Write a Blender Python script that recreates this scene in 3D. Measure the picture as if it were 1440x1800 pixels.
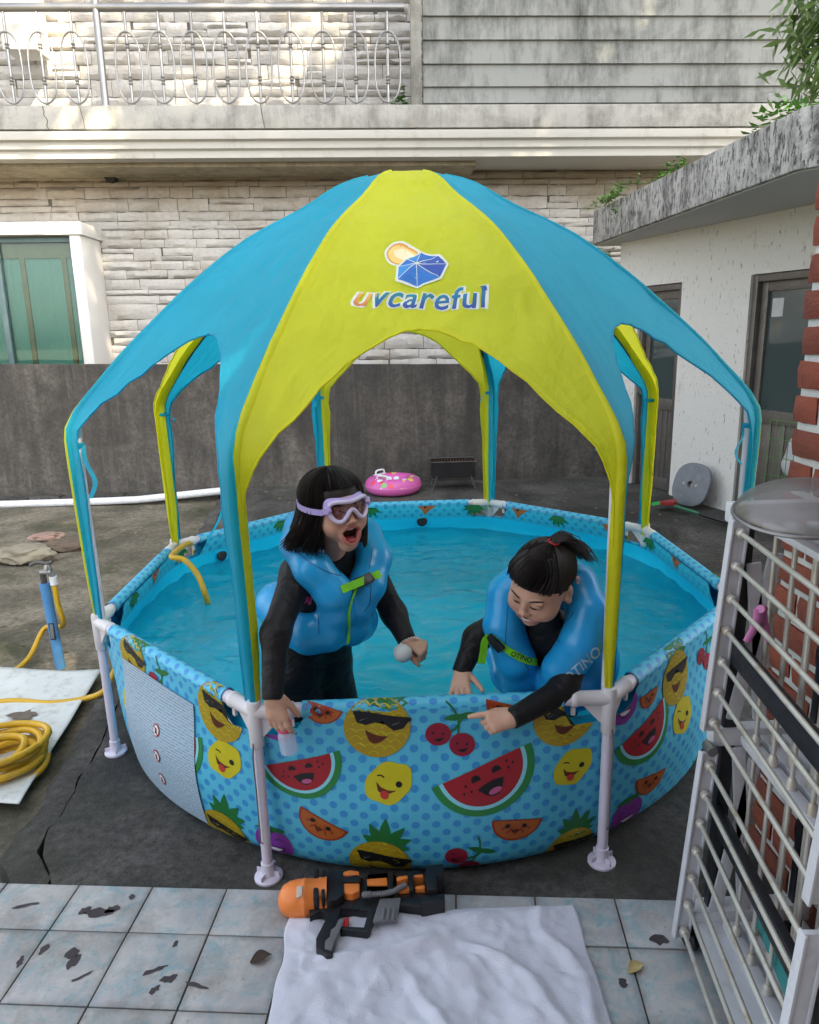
import bpy, bmesh, math, random
import numpy as np
from mathutils import Vector as V, Matrix as M, noise as mnoise
PI = math.pi
random.seed(7)
for o in list(bpy.data.objects): bpy.data.objects.remove(o)
SC = bpy.context.scene
COL = SC.collection

# ------------------------------------------------------------------ camera, sky, sun, exposure
CF, CPITCH, CROLL, CYAW = 1260.57, math.radians(14.038), math.radians(-1.517), math.radians(1.4395)
CP = np.array([-.0909, -2.8305, 1.4605])
_F = np.array([math.sin(CYAW)*math.cos(CPITCH), math.cos(CYAW)*math.cos(CPITCH), -math.sin(CPITCH)])
_R = np.array([math.cos(CYAW), -math.sin(CYAW), 0.]); _U = np.cross(_R, _F)
_r = _R*math.cos(CROLL)+_U*math.sin(CROLL); _u = -_R*math.sin(CROLL)+_U*math.cos(CROLL)
cam_d = bpy.data.cameras.new('camera'); cam = bpy.data.objects.new('camera', cam_d); COL.objects.link(cam)
cam.matrix_world = M(((_r[0], _u[0], -_F[0], CP[0]), (_r[1], _u[1], -_F[1], CP[1]), (_r[2], _u[2], -_F[2], CP[2]), (0, 0, 0, 1)))
cam_d.sensor_fit = 'HORIZONTAL'; cam_d.sensor_width = 36; cam_d.lens = CF/1440*36
cam_d.clip_start = .05; cam_d.clip_end = 800
SC.camera = cam
SUN_EL, SUN_AZ = math.radians(39), math.radians(140)      # azimuth measured from +Y clockwise: the sun stands behind the camera, to its right
SDIR = V((math.sin(SUN_AZ)*math.cos(SUN_EL), math.cos(SUN_AZ)*math.cos(SUN_EL), math.sin(SUN_EL)))
W = bpy.data.worlds.new('World'); SC.world = W; W.use_nodes = True
wn = W.node_tree.nodes; wl = W.node_tree.links; wn.clear()
sky = wn.new('ShaderNodeTexSky'); sky.sky_type = 'NISHITA'; sky.sun_disc = False
sky.sun_elevation = SUN_EL; sky.sun_rotation = SUN_AZ; sky.air_density = 1.0; sky.dust_density = 3.0; sky.ozone_density = .6
hs = wn.new('ShaderNodeHueSaturation'); hs.inputs['Saturation'].default_value = .38
bg = wn.new('ShaderNodeBackground'); bg.inputs[1].default_value = .10
wo = wn.new('ShaderNodeOutputWorld')
wl.new(sky.outputs[0], hs.inputs['Color']); wl.new(hs.outputs[0], bg.inputs[0]); wl.new(bg.outputs[0], wo.inputs[0])
sl = bpy.data.lights.new('sun', 'SUN'); sl.energy = 5.0; sl.angle = math.radians(.53); sl.color = (1, .84, .58)
so = bpy.data.objects.new('sun', sl); COL.objects.link(so); so.location = (8, -10, 14)
so.rotation_euler = (-SDIR).to_track_quat('-Z', 'Y').to_euler()
SC.view_settings.view_transform = 'Standard'; SC.view_settings.look = 'None'
SC.view_settings.gamma = 1; SC.view_settings.exposure = 2.68
SC.cycles.max_bounces = 8; SC.cycles.transparent_max_bounces = 16; SC.cycles.diffuse_bounces = 4
SC.cycles.caustics_reflective = False; SC.cycles.caustics_refractive = False
SC.cycles.use_denoising = True

# ------------------------------------------------------------------ where a point of the place lies
def ray(x, y): return _F+_r*(x-720)/CF-_u*(y-900)/CF
def aZ(x, y, z=0.): d = ray(x, y); return V(CP+d*(z-CP[2])/d[2])
def aY(x, y, Y): d = ray(x, y); return V(CP+d*(Y-CP[1])/d[1])
def aX(x, y, X): d = ray(x, y); return V(CP+d*(X-CP[0])/d[0])
def aD(x, y, D): return V(CP+ray(x, y)*D)

# ------------------------------------------------------------------ objects
WM = {}
def prop(o, label=None, cat=None, group=None, kind=None):
    if label: o['label'] = label
    if cat: o['category'] = cat
    if group: o['group'] = group
    if kind: o['kind'] = kind
    return o
def put(o, parent, wm):
    COL.objects.link(o); WM[o.name] = wm
    if parent is not None:
        o.parent = parent; o.matrix_parent_inverse = WM[parent.name].inverted()
    o.matrix_basis = wm
    return o
def thing(name, label, cat, loc=(0, 0, 0), group=None, rot=None):
    o = bpy.data.objects.new(name, None); o.empty_display_size = .1
    wm = M.Translation(loc)
    if rot is not None: wm = wm @ rot
    put(o, None, wm)
    return prop(o, label, cat, group)
def inst(mesh, name, parent, loc=(0, 0, 0), rot=None, scale=None):
    o = bpy.data.objects.new(name, mesh)
    wm = M.Translation(loc)
    if rot is not None: wm = wm @ (rot if isinstance(rot, M) else M.Rotation(rot, 4, 'Z'))
    if scale is not None: wm = wm @ M.Diagonal((*scale, 1))
    return put(o, parent, wm)

def frames(pts, closed=False):
    pts = [V(p) for p in pts]; n = len(pts); T = []
    for i in range(n):
        a = pts[i-1] if (i > 0 or closed) else pts[i]; b = pts[(i+1) % n] if (i < n-1 or closed) else pts[i]
        t = (b-a); T.append(t.normalized() if t.length > 1e-9 else V((0, 0, 1)))
    up = V((0, 0, 1)) if abs(T[0].z) < .9 else V((1, 0, 0))
    nrm = (up-T[0]*up.dot(T[0])).normalized(); out = []
    for i in range(n):
        nrm = nrm-T[i]*nrm.dot(T[i]); nrm.normalize(); out.append((pts[i], T[i], nrm.copy(), T[i].cross(nrm)))
    return out
def spline(pts, k=6, closed=False):
    P = [V(p) for p in pts]; n = len(P); out = []
    for i in range(n if closed else n-1):
        g = lambda j: P[j % n] if closed else P[max(0, min(n-1, j))]
        a, b, c, d = g(i-1), g(i), g(i+1), g(i+2)
        for j in range(k):
            t = j/k; out.append(.5*((2*b)+(c-a)*t+(2*a-5*b+4*c-d)*t*t+(3*b-a-3*c+d)*t**3))
    if not closed: out.append(P[-1])
    return out
class MB:
    def __init__(s): s.v = []; s.f = []; s.m = []
    def add(s, vs, fs, m=0):
        b = len(s.v); s.v += [tuple(p) for p in vs]; s.f += [tuple(b+i for i in q) for q in fs]; s.m += [m]*len(fs); return s
    def box(s, c, d, rot=None, m=0):
        hx, hy, hz = d[0]/2, d[1]/2, d[2]/2; c = V(c)
        vs = [V((x, y, z)) for x in (-hx, hx) for y in (-hy, hy) for z in (-hz, hz)]
        if rot is not None:
            R = rot if isinstance(rot, M) else M.Rotation(rot, 3, 'Z')
            vs = [R @ p for p in vs]
        return s.add([p+c for p in vs], [(0, 1, 3, 2), (4, 6, 7, 5), (0, 4, 5, 1), (2, 3, 7, 6), (0, 2, 6, 4), (1, 5, 7, 3)], m)
    def bar(s, a, b, w, h, m=0, up=(0, 0, 1)):
        a, b = V(a), V(b); t = (b-a).normalized(); u = V(up); x = t.cross(u)
        if x.length < 1e-4: x = t.cross(V((1, 0, 0)))
        x.normalize(); u = x.cross(t)
        vs = [p+x*sx*w/2+u*su*h/2 for p in (a, b) for sx, su in ((-1, -1), (1, -1), (1, 1), (-1, 1))]
        return s.add(vs, [(3, 2, 1, 0), (4, 5, 6, 7), (0, 1, 5, 4), (1, 2, 6, 5), (2, 3, 7, 6), (3, 0, 4, 7)], m)
    def tube(s, pts, r, n=10, m=0, closed=False, cap=True, sq=None, ph=0.):
        fr = frames(pts, closed); k = len(fr); vs = []
        for i, (p, t, a, b) in enumerate(fr):
            ri = r[i] if isinstance(r, (list, tuple)) else r
            e = sq if sq else 1
            for j in range(n):
                w = 2*PI*j/n+ph; vs.append(p+a*math.cos(w)*ri+b*math.sin(w)*ri*e)
        fs = [(i*n+j, i*n+(j+1) % n, ((i+1) % k)*n+(j+1) % n, ((i+1) % k)*n+j) for i in range(k if closed else k-1) for j in range(n)]
        if cap and not closed: fs += [tuple(range(n))[::-1], tuple((k-1)*n+j for j in range(n))]
        return s.add(vs, fs, m)
    def lathe(s, prof, n=24, mat=None, m=0):
        mat = mat or M(); k = len(prof)
        vs = [mat @ V((r*math.cos(2*PI*j/n), r*math.sin(2*PI*j/n), z)) for r, z in prof for j in range(n)]
        fs = [(i*n+j, i*n+(j+1) % n, (i+1)*n+(j+1) % n, (i+1)*n+j) for i in range(k-1) for j in range(n)]
        if prof[0][0] > 1e-5: fs.append(tuple(range(n))[::-1])
        if prof[-1][0] > 1e-5: fs.append(tuple((k-1)*n+j for j in range(n)))
        return s.add(vs, fs, m)
    def grid(s, fn, nu, nv, m=0, cu=False):
        vs = [fn(i/nu, j/nv) for j in range(nv+1) for i in range(nu if cu else nu+1)]; w = nu if cu else nu+1
        fs = [(j*w+i, j*w+(i+1) % w, (j+1)*w+(i+1) % w, (j+1)*w+i) for j in range(nv) for i in range(nu)]
        return s.add(vs, fs, m)
    def prism(s, poly, z0, z1, mat=None, m=0):
        mat = mat or M(); n = len(poly)
        vs = [mat @ V((x, y, z)) for z in (z0, z1) for x, y in poly]
        return s.add(vs, [tuple(range(n))[::-1], tuple(range(n, 2*n))]+[(i, (i+1) % n, n+(i+1) % n, n+i) for i in range(n)], m)
    def mesh(s, name, mats=(), smooth=40, bevel=0):
        me = bpy.data.meshes.new(name); me.from_pydata(s.v, [], s.f)
        for k in (mats if isinstance(mats, (list, tuple)) else [mats]): me.materials.append(k)
        if any(s.m): me.polygons.foreach_set('material_index', s.m)
        bm = bmesh.new(); bm.from_mesh(me)
        if bevel:
            bmesh.ops.remove_doubles(bm, verts=bm.verts, dist=1e-5)
            bmesh.ops.recalc_face_normals(bm, faces=bm.faces)
            es = [e for e in bm.edges if len(e.link_faces) == 2 and e.calc_face_angle(0) > .6]
            bmesh.ops.bevel(bm, geom=es, offset=bevel, segments=2, affect='EDGES', profile=.6, clamp_overlap=True)
        else: bmesh.ops.recalc_face_normals(bm, faces=bm.faces)
        bm.to_mesh(me); bm.free()
        if smooth:
            me.polygons.foreach_set('use_smooth', [True]*len(me.polygons))
            me.set_sharp_from_angle(angle=math.radians(smooth))
        return me
    def build(s, name, mats, parent=None, smooth=40, bevel=0, **kw):
        o = bpy.data.objects.new(name, s.mesh(name, mats, smooth, bevel)); put(o, parent, M())
        return prop(o, **kw)

# ------------------------------------------------------------------ materials
def ramp(n, l, src, stops, interp='LINEAR'):
    r = n.new('ShaderNodeValToRGB'); r.color_ramp.interpolation = interp
    while len(r.color_ramp.elements) < len(stops): r.color_ramp.elements.new(.5)
    for e, (p, c) in zip(r.color_ramp.elements, stops):
        e.position = p; e.color = (*c, 1) if len(c) == 3 else c
    l.new(src, r.inputs[0]); return r.outputs[0]
class Mat:
    def __init__(s, name, col=(.5, .5, .5), rough=.5, metal=0, spec=.5, **kw):
        s.mat = bpy.data.materials.new(name); s.mat.use_nodes = True; s.n = s.mat.node_tree.nodes; s.l = s.mat.node_tree.links
        s.b = s.n['Principled BSDF']; s.out = s.n['Material Output']
        s.b.inputs['Base Color'].default_value = (*col, 1); s.b.inputs['Roughness'].default_value = rough
        s.b.inputs['Metallic'].default_value = metal; s.b.inputs['Specular IOR Level'].default_value = spec
        for k, v in kw.items(): s.b.inputs[k.replace('_', ' ')].default_value = v
    def coord(s, kind='Object', scale=(1, 1, 1), rot=(0, 0, 0)):
        if kind == 'World': t = s.n.new('ShaderNodeNewGeometry').outputs['Position']
        else: t = s.n.new('ShaderNodeTexCoord').outputs[kind]
        mp = s.n.new('ShaderNodeMapping'); mp.inputs['Scale'].default_value = scale; mp.inputs['Rotation'].default_value = rot
        s.l.new(t, mp.inputs[0]); return mp.outputs[0]
    def noise(s, co, scale, detail=5, rough=.6, dist=0):
        t = s.n.new('ShaderNodeTexNoise'); t.inputs['Scale'].default_value = scale; t.inputs['Detail'].default_value = detail
        t.inputs['Roughness'].default_value = rough; t.inputs['Distortion'].default_value = dist
        s.l.new(co, t.inputs['Vector']); return t.outputs['Fac']
    def vor(s, co, scale, feature='F1', out='Distance', rnd=1):
        t = s.n.new('ShaderNodeTexVoronoi'); t.feature = feature; t.inputs['Scale'].default_value = scale; t.inputs['Randomness'].default_value = rnd
        s.l.new(co, t.inputs['Vector']); return t.outputs[out]
    def ramp(s, src, stops, interp='LINEAR'): return ramp(s.n, s.l, src, stops, interp)
    def math(s, op, a, b=None, c=None):
        t = s.n.new('ShaderNodeMath'); t.operation = op
        for i, x in enumerate((a, b, c)):
            if x is None: continue
            if isinstance(x, (int, float)): t.inputs[i].default_value = x
            else: s.l.new(x, t.inputs[i])
        return t.outputs[0]
    def mix(s, fac, a, b, typ='MIX'):
        t = s.n.new('ShaderNodeMix'); t.data_type = 'RGBA'; t.blend_type = typ
        for i, x in ((0, fac), (6, a), (7, b)):
            if isinstance(x, (int, float)): t.inputs[i].default_value = x
            elif isinstance(x, tuple): t.inputs[i].default_value = (*x, 1) if len(x) == 3 else x
            else: s.l.new(x, t.inputs[i])
        return t.outputs[2]
    def xyz(s, co):
        t = s.n.new('ShaderNodeSeparateXYZ'); s.l.new(co, t.inputs[0]); return t.outputs
    def rnd(s): return s.n.new('ShaderNodeObjectInfo').outputs['Random']
    def attr(s, name):
        t = s.n.new('ShaderNodeAttribute'); t.attribute_name = name; return t.outputs['Color']
    def color(s, x): s.l.new(x, s.b.inputs['Base Color']); return s
    def rough(s, x): s.l.new(x, s.b.inputs['Roughness']); return s
    def bump(s, h, strength=.3, dist=.01):
        t = s.n.new('ShaderNodeBump'); t.inputs['Strength'].default_value = strength; t.inputs['Distance'].default_value = dist
        s.l.new(h, t.inputs['Height']); prev = s.b.inputs['Normal'].links
        if prev: s.l.new(prev[0].from_socket, t.inputs['Normal'])
        s.l.new(t.outputs[0], s.b.inputs['Normal']); return s
def mul(c, k): return tuple(min(1., x*k) for x in c)
def simple(name, col, rough=.5, metal=0, var=.12, vs=8., bump=0, bs=60., rvar=0., spec=.5, dirt=None, **kw):
    m = Mat(name, col, rough, metal, spec, **kw); co = m.coord('World')
    c = m.mix(m.ramp(m.noise(co, vs, 6), [(.3, (0, 0, 0)), (.7, (1, 1, 1))]), mul(col, 1-var), mul(col, 1+var))
    if rvar: c = m.mix(m.rnd(), c, mul(col, 1-rvar))
    if dirt:
        c = m.mix(m.ramp(m.noise(co, vs*2.3, 8, .7), [(.52, (0, 0, 0)), (.72, (.75, .75, .75))]), c, dirt)
    m.color(c)
    m.rough(m.ramp(m.noise(co, vs*3, 4), [(.3, (max(0, rough-.07),)*3), (.7, (min(1, rough+.1),)*3)]))
    if bump: m.bump(m.noise(co, bs, 6), bump, .004)
    return m.mat
# ------------------------------------------------------------------ setting: materials
def concrete(name, a, b, stain, moss=None, streak=False, bump=.5, sc=1.):
    m = Mat(name, a, .9, spec=.25); co = m.coord('World')
    big = m.noise(co, (.75 if streak else 1.3)*sc, 9, .66, .9); fine = m.noise(co, 34*sc, 6, .7)
    c = m.mix(m.ramp(big, [(.38, (0, 0, 0)), (.60, (1, 1, 1))]), mul(a, .8), mul(b, 1.15))
    c = m.mix(m.ramp(fine, [(.35, (.72, .72, .72)), (.66, (0, 0, 0))]), c, stain)
    if streak:
        st = m.noise(m.coord('World', (3.2, 3.2, .5)), 1.6, 8, .62, .8)
        c = m.mix(m.ramp(st, [(.36, (0, 0, 0)), (.72, (.9, .9, .9))]), c, stain)
        c = m.mix(m.ramp(m.noise(co, 2.6, 9, .7, .5), [(.42, (0, 0, 0)), (.70, (.7, .7, .7))]), c, stain)
        st2 = m.noise(m.coord('World', (16, 16, .7)), 1.3, 5, .6)
        c = m.mix(m.ramp(st2, [(.58, (0, 0, 0)), (.80, (.30, .30, .30))]), c, mul(b, 1.4))
        zz = m.xyz(co)[2]; dr = m.noise(m.coord('World', (11, 11, .35)), 1.4, 6, .6)
        dm = m.math('MULTIPLY', m.ramp(dr, [(.48, (0, 0, 0)), (.72, (.6, .6, .6))]), m.ramp(zz, [(.35, (0, 0, 0)), (1., (.75, .75, .75))])); c = m.mix(dm, c, mul(stain, .7))
        ef = m.noise(co, 7, 8, .75, 1.5); c = m.mix(m.ramp(ef, [(.66, (0, 0, 0)), (.74, (.35, .35, .35))]), c, (.30, .29, .27))
    if moss: c = m.mix(m.ramp(m.noise(co, 2.3, 8, .7), [(.47, (0, 0, 0)), (.68, (.85, .85, .85))]), c, moss)
    sp = m.vor(co, 130*sc); c = m.mix(m.ramp(sp, [(.08, (.5, .5, .5)), (.2, (0, 0, 0))]), c, mul(b, 1.5))
    m.color(c); m.bump(fine, bump, .006); m.bump(m.noise(co, 150*sc, 4), bump*.6, .003)
    return m.mat
G_YARD = concrete('yard_concrete', (.155, .14, .105), (.26, .23, .175), (.055, .05, .038), (.045, .052, .026), bump=.8)
G_SLAB = concrete('slab_concrete', (.062, .060, .056), (.15, .142, .13), (.022, .0215, .02), (.05, .052, .04), bump=1.)
G_WALL = concrete('boundary_wall_concrete', (.115, .107, .095), (.19, .172, .15), (.042, .04, .037), streak=True, bump=.6)
def weathered(name, base, dark, th=(.45, .66), rust=None, low=None, specks=0, bump=.5, sc=3.):
    m = Mat(name, base, .85, spec=.3); co = m.coord('World')
    n1 = m.noise(co, sc, 9, .72, .4); n2 = m.noise(m.coord('World', (9, 9, 1.4)), 1.2, 7, .7)
    f = m.math('ADD', m.math('MULTIPLY', n1, .6), m.math('MULTIPLY', n2, .4))
    c = m.mix(m.ramp(f, [(th[0], (0, 0, 0)), (th[1], (1, 1, 1))]), base, dark)
    if rust:
        r = m.noise(m.coord('World', (5, 5, .8)), 1.5, 4, .5)
        c = m.mix(m.ramp(r, [(.66, (0, 0, 0)), (.75, (.8, .8, .8))]), c, rust)
    if specks:
        s1 = m.noise(m.coord('World', (1, 1, .35)), 42, 5, .7); c = m.mix(m.ramp(s1, [(specks, (0, 0, 0)), (specks+.07, (.85, .85, .85))]), c, dark)
    m.color(c); m.bump(m.noise(co, 70, 6, .7), bump, .006)
    return m.mat
G_FASCIA = weathered('balcony_concrete', (.36, .355, .33), (.11, .11, .10), (.46, .70), rust=(.42, .19, .05), bump=.7)
G_MOULD = weathered('moulding_paint', (.43, .42, .385), (.26, .24, .20), (.55, .75), bump=.2)
G_SOFFIT = weathered('soffit_concrete', (.34, .30, .22), (.15, .13, .09), bump=.7)
G_ROOF = weathered('mossy_roof_concrete', (.52, .51, .49), (.045, .045, .043), (.46, .66), specks=.52, bump=1., sc=5)
G_STUCCO = weathered('white_stucco', (.80, .785, .735), (.22, .21, .185), (.60, .80), specks=.605, bump=1.1)
G_SIDE = weathered('grey_siding_paint', (.235, .245, .235), (.035, .038, .034), (.46, .66), bump=.35, sc=1.1)
m = Mat('stone_cladding', (.6, .58, .54), .9, spec=.25); co = m.coord('World')
c = m.mix(m.rnd(), (.53, .515, .49), (.46, .445, .42))
c = m.mix(m.ramp(m.noise(co, 2.1, 7, .65), [(.5, (0, 0, 0)), (.72, (.8, .8, .8))]), c, (.36, .32, .26))
c = m.mix(m.ramp(m.noise(co, 24, 6, .7), [(.5, (0, 0, 0)), (.8, (.55, .55, .55))]), c, (.26, .235, .20))
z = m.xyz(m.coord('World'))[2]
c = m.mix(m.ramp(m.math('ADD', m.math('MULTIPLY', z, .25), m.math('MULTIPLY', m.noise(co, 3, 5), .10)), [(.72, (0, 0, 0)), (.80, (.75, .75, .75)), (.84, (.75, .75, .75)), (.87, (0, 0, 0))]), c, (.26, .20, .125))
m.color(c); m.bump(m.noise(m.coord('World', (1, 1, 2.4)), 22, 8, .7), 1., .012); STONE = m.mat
MORTAR = simple('dark_joint', (.10, .09, .075), .95, var=.3, bump=.5)
STEEL = simple('brushed_steel', (.27, .27, .268), .38, .8, var=.1)
STEELR = simple('rusty_steel_rod', (.66, .64, .58), .42, .55, var=.1, vs=6, dirt=(.36, .22, .10))
WHITEP = simple('white_pvc', (.74, .74, .76), .38, var=.04)
DARKMET = simple('dark_aluminium', (.10, .095, .09), .4, .5)
BROWNAL = simple('brown_aluminium', (.155, .14, .125), .42, .4, dirt=(.26, .23, .19))
GLASSD = Mat('window_glass', (.05, .075, .075), .04, spec=.6, Coat_Weight=.6).mat
# ------------------------------------------------------------------ ground, slab, tiles
def gz(x, y):
    if -7 < x < -1 and -3 < y < 4.4:
        return -.10+.018*mnoise.noise((x*1.1, y*1.1, 0))+.006*mnoise.noise((x*5, y*5, 3))
    return -.10
xs = [-150, -60, -20, -9]+[-7+.09*i for i in range(67)]+[0, 4, 12, 40, 150]
ys = [-150, -60, -20, -6]+[-3+.09*i for i in range(83)]+[6, 12, 40, 150]
g = MB(); g.add([(x, y, gz(x, y)) for y in ys for x in xs],
    [(j*len(xs)+i, j*len(xs)+i+1, (j+1)*len(xs)+i+1, (j+1)*len(xs)+i) for j in range(len(ys)-1) for i in range(len(xs)-1)])
g.build('ground', G_YARD, label='weathered lower concrete yard with moss and light patches', kind='structure')
LE = [(-1.185, -1.3), (-1.205, -1.1), (-1.28, -.98), (-1.30, -.6), (-1.35, -.2), (-1.42, .385), (-1.50, 1.2), (-1.60, 2.4), (-1.70, 3.4), (-1.74, 4.25)]
def edge_x(y, j=.018):
    for (x0, y0), (x1, y1) in zip(LE, LE[1:]):
        if y <= y1: break
    return x0+(x1-x0)*(y-y0)/(y1-y0)+j*mnoise.noise((0, y*6, 1))+j*.7*mnoise.noise((3, y*17, 1))
def slab_strip(name, lo, hi, top, xlo, xhi, n=70, nx=26):
    s = MB()
    def fn(u, v):
        y = lo+(hi-lo)*v; a, b = xlo(y), xhi(y); x = a+(b-a)*u**2.2
        return (x, y, top(x, y))
    s.grid(fn, nx, n)
    s.grid(lambda u, v: (xlo(lo+(hi-lo)*u)-.012*v, lo+(hi-lo)*u, -.14 if v > .5 else top(xlo(lo+(hi-lo)*u), lo+(hi-lo)*u)), n, 1)
    s.grid(lambda u, v: (xhi(lo+(hi-lo)*u), lo+(hi-lo)*u, -.14 if v > .5 else top(xhi(lo+(hi-lo)*u), lo+(hi-lo)*u)), n, 1)
    s.grid(lambda u, v: (xlo(lo)+(xhi(lo)-xlo(lo))*u**2.2, lo, -.14 if v > .5 else top(0, lo)), nx, 1)
    return s
rise = lambda x, y: .004*mnoise.noise((x*2, y*2, 5))
crack = lambda y: edge_x(y, .02)+.115+.035*mnoise.noise((9, y*2.1, 2))+.012*mnoise.noise((4, y*14, 2))
slab = slab_strip('s', -4.6, 4.26, rise, lambda y: crack(y)+.004, lambda y: 7.0, 150, 30).build('concrete_slab', G_SLAB, label='dark grey concrete slab under the pool', kind='structure')
slab_strip('s', -1.35, 4.25, lambda x, y: -.006+.010*mnoise.noise((x*7, y*7, 8))-.35*max(0, crack(y)-.055-x), lambda y: edge_x(y, .025), lambda y: crack(y)-.006, 150, 8).build('slab_edge', G_SLAB, slab)
m = Mat('glazed_tile', (.6, .62, .62), .32, spec=.5); co = m.coord('World')
c = m.mix(m.ramp(m.noise(co, 9, 8, .7, .8), [(.42, (0, 0, 0)), (.62, (1, 1, 1))]), (.42, .42, .425), (.54, .53, .51))
c = m.mix(m.ramp(m.noise(co, 14, 9, .75, 1.2), [(.49, (0, 0, 0)), (.64, (.85, .85, .85))]), c, (.22, .39, .44))
c = m.mix(m.ramp(m.noise(co, 19, 7, .7, .9), [(.60, (0, 0, 0)), (.7, (.5, .5, .5))]), c, (.42, .38, .52))
c = m.mix(m.ramp(m.noise(co, 5, 9, .75), [(.50, (0, 0, 0)), (.70, (.8, .8, .8))]), c, (.25, .225, .20))
c = m.mix(m.ramp(m.noise(co, 90, 5, .7), [(.62, (0, 0, 0)), (.70, (.7, .7, .7))]), c, (.13, .12, .11))
lx, ly, _ = m.xyz(m.coord('Object')); ed = m.math('MAXIMUM', m.math('ABSOLUTE', lx), m.math('ABSOLUTE', ly)); em = m.math('MULTIPLY', m.ramp(m.math('ADD', ed, m.math('MULTIPLY', m.noise(co, 40, 5), .02)), [(.095, (0, 0, 0)), (.116, (.9, .9, .9))]), m.noise(co, 12, 5)); c = m.mix(em, c, (.12, .10, .09))
m.color(c); m.bump(m.noise(co, 30, 5), .12, .003); m.rough(m.ramp(m.noise(co, 6, 6), [(.3, (.24,)*3), (.7, (.6,)*3)])); TILE = m.mat
TA = -math.radians(5.4); T0 = V((-.571, -1.176, 0)); TP = .2065
tu = V((math.cos(TA), math.sin(TA), 0)); tv = V((math.sin(TA), -math.cos(TA), 0))
bed = MB(); bed.prism([(-1.86, -.085), (2.6, -.085), (2.6, 3.2), (-1.86, 3.2)], -.13, .0045, M.Translation(T0) @ M(((tu.x, tv.x, 0, 0), (tu.y, tv.y, 0, 0), (0, 0, 1, 0), (0, 0, 0, 1))) @ M.Translation((0, .088, 0)))
bed = bed.build('tile_floor', MORTAR, label='terrace of square blue and white marbled tiles', kind='structure')
def tile_mesh(w, h): return MB().box((0, 0, .0075), (w-.004, h-.004, .009)).mesh('tile', TILE, 30, .0012)
tmF, tmC = tile_mesh(TP, TP), tile_mesh(TP, .155)
rt = M.Rotation(TA, 4, 'Z')
for j in range(7):
    for i in range(-6, 10):
        cy = .0775 if j == 0 else .155+TP*(j-.5)
        p = T0+tu*(TP*(i+.5))+tv*cy
        inst(tmC if j == 0 else tmF, 'tile', bed, (p.x, p.y, random.uniform(-.0008, .0008)), rt @ M.Rotation(random.uniform(-.004, .004), 4, 'X'))
CHIP = simple('chipped_tile_body', (.055, .045, .05), .7, var=.3, bump=.6)
for (x, y, a, b, rz) in [(178, 1604, 30, 8, 0), (150, 1600, 12, 6, .4), (198, 1598, 15, 7, .3), (128, 1676, 13, 9, 0), (78, 1669, 8, 7, .5), (36, 1690, 6, 8, 0), (128, 1692, 12, 10, .4), (299, 1721, 16, 6, .2), (271, 1741, 8, 6, .6), (272, 1706, 22, 4, .35), (147, 1716, 20, 3, .5), (345, 1732, 22, 3, -.3), (308, 1660, 5, 6, 0), (42, 1592, 26, 3, .2), (232, 1577, 8, 6, 0), (1160, 1652, 18, 8, 0), (1095, 1728, 8, 6, 0)]:
    p = aZ(x, y, .0125); k = 1.75/CF; mb = MB(); n = 14; rr = [random.uniform(.6, 1.15) for _ in range(n)]
    vs = [(p.x+a*k*rr[i]*math.cos(2*PI*i/n), p.y+b*1.5*k*rr[i]*math.sin(2*PI*i/n)+rz*a*k*math.cos(2*PI*i/n), .0132) for i in range(n)]
    mb.add(vs, [tuple(range(n))]).build('chip', CHIP, bed)
# ------------------------------------------------------------------ boundary wall and pipe
bw = thing('boundary_wall', 'stained dark grey concrete boundary wall behind the pool', 'wall', (-1, 4.3, 0))
w = MB()
def wtop(x): return 1.165-.0265*x-.0
nseg = 60
prof = [(-6.5+8.75*i/nseg) for i in range(nseg+1)]
for Yv in (4.25, 4.40):
    w.grid(lambda u, v: (-6.5+8.75*u, Yv+(.006*mnoise.noise((u*9, v*2, Yv))), -.3+(wtop(-6.5+8.75*u)+.004*mnoise.noise((u*40, 0, 0))+.3)*v), nseg, 8)
w.grid(lambda u, v: (-6.5+8.75*u, 4.25+.15*v+(.006*mnoise.noise((u*9, 2, 4.25+.15*v))), wtop(-6.5+8.75*u)+.004*mnoise.noise((u*40, 0, 0))), nseg, 1)
w.build('wall', G_WALL, bw)
pp = [aY(x, y, 4.06) for x, y in ((-260, 932), (0, 906), (190, 889), (392, 868))]
dp = MB().tube([V((p.x, p.y, max(p.z+.03, -.055))) for p in spline(pp, 4)], .036, 14).build('drain_pipe', simple('pipe_paint', (.66, .68, .72), .4, var=.08, dirt=(.40, .39, .37)))
prop(dp, 'pale grey plastic pipe running along the foot of the boundary wall', 'pipe')
curb = MB()
for i in range(12):
    x0 = -5.2+i*.31; curb.box((x0+.15, 4.19, -.075+.012*random.random()), (.30, .11, .10+.02*random.random()))
curb.build('wall_footing', G_SLAB, bw, bevel=.01)
# ------------------------------------------------------------------ house behind the wall (built level, leaning with the plot by under a degree)
HT = math.radians(.78); HR = M.Rotation(HT, 4, 'Y')
def hp(x, y, Y):       # a point of the house in its own level frame
    return HR.inverted() @ aY(x, y, Y)
house = thing('house', 'two-storey house clad in pale split stone with a moulded balcony', 'house', (0, 5.4, 0), rot=HR)
WM[house.name] = HR; house.matrix_basis = HR
def hb(mb, name, mats, parent=None, **k):
    o = mb.build(name, mats, None, **k); o.matrix_basis = HR; WM[o.name] = HR
    o.parent = parent or house; o.matrix_parent_inverse = WM[o.parent.name].inverted(); return o
HY, BY = 5.3, 4.55
zs = [hp(300, y, BY).z for y in (185, 226, 230, 245, 248, 260, 263, 276)]
z_soff = zs[-1]; z_slab = zs[0]
core = MB(); core.box((-1.5, HY+.22, 2.6), (14, .4, 7.5)); hb(core, 'wall', MORTAR)
bx0, bx1 = -7., 4.6
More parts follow.
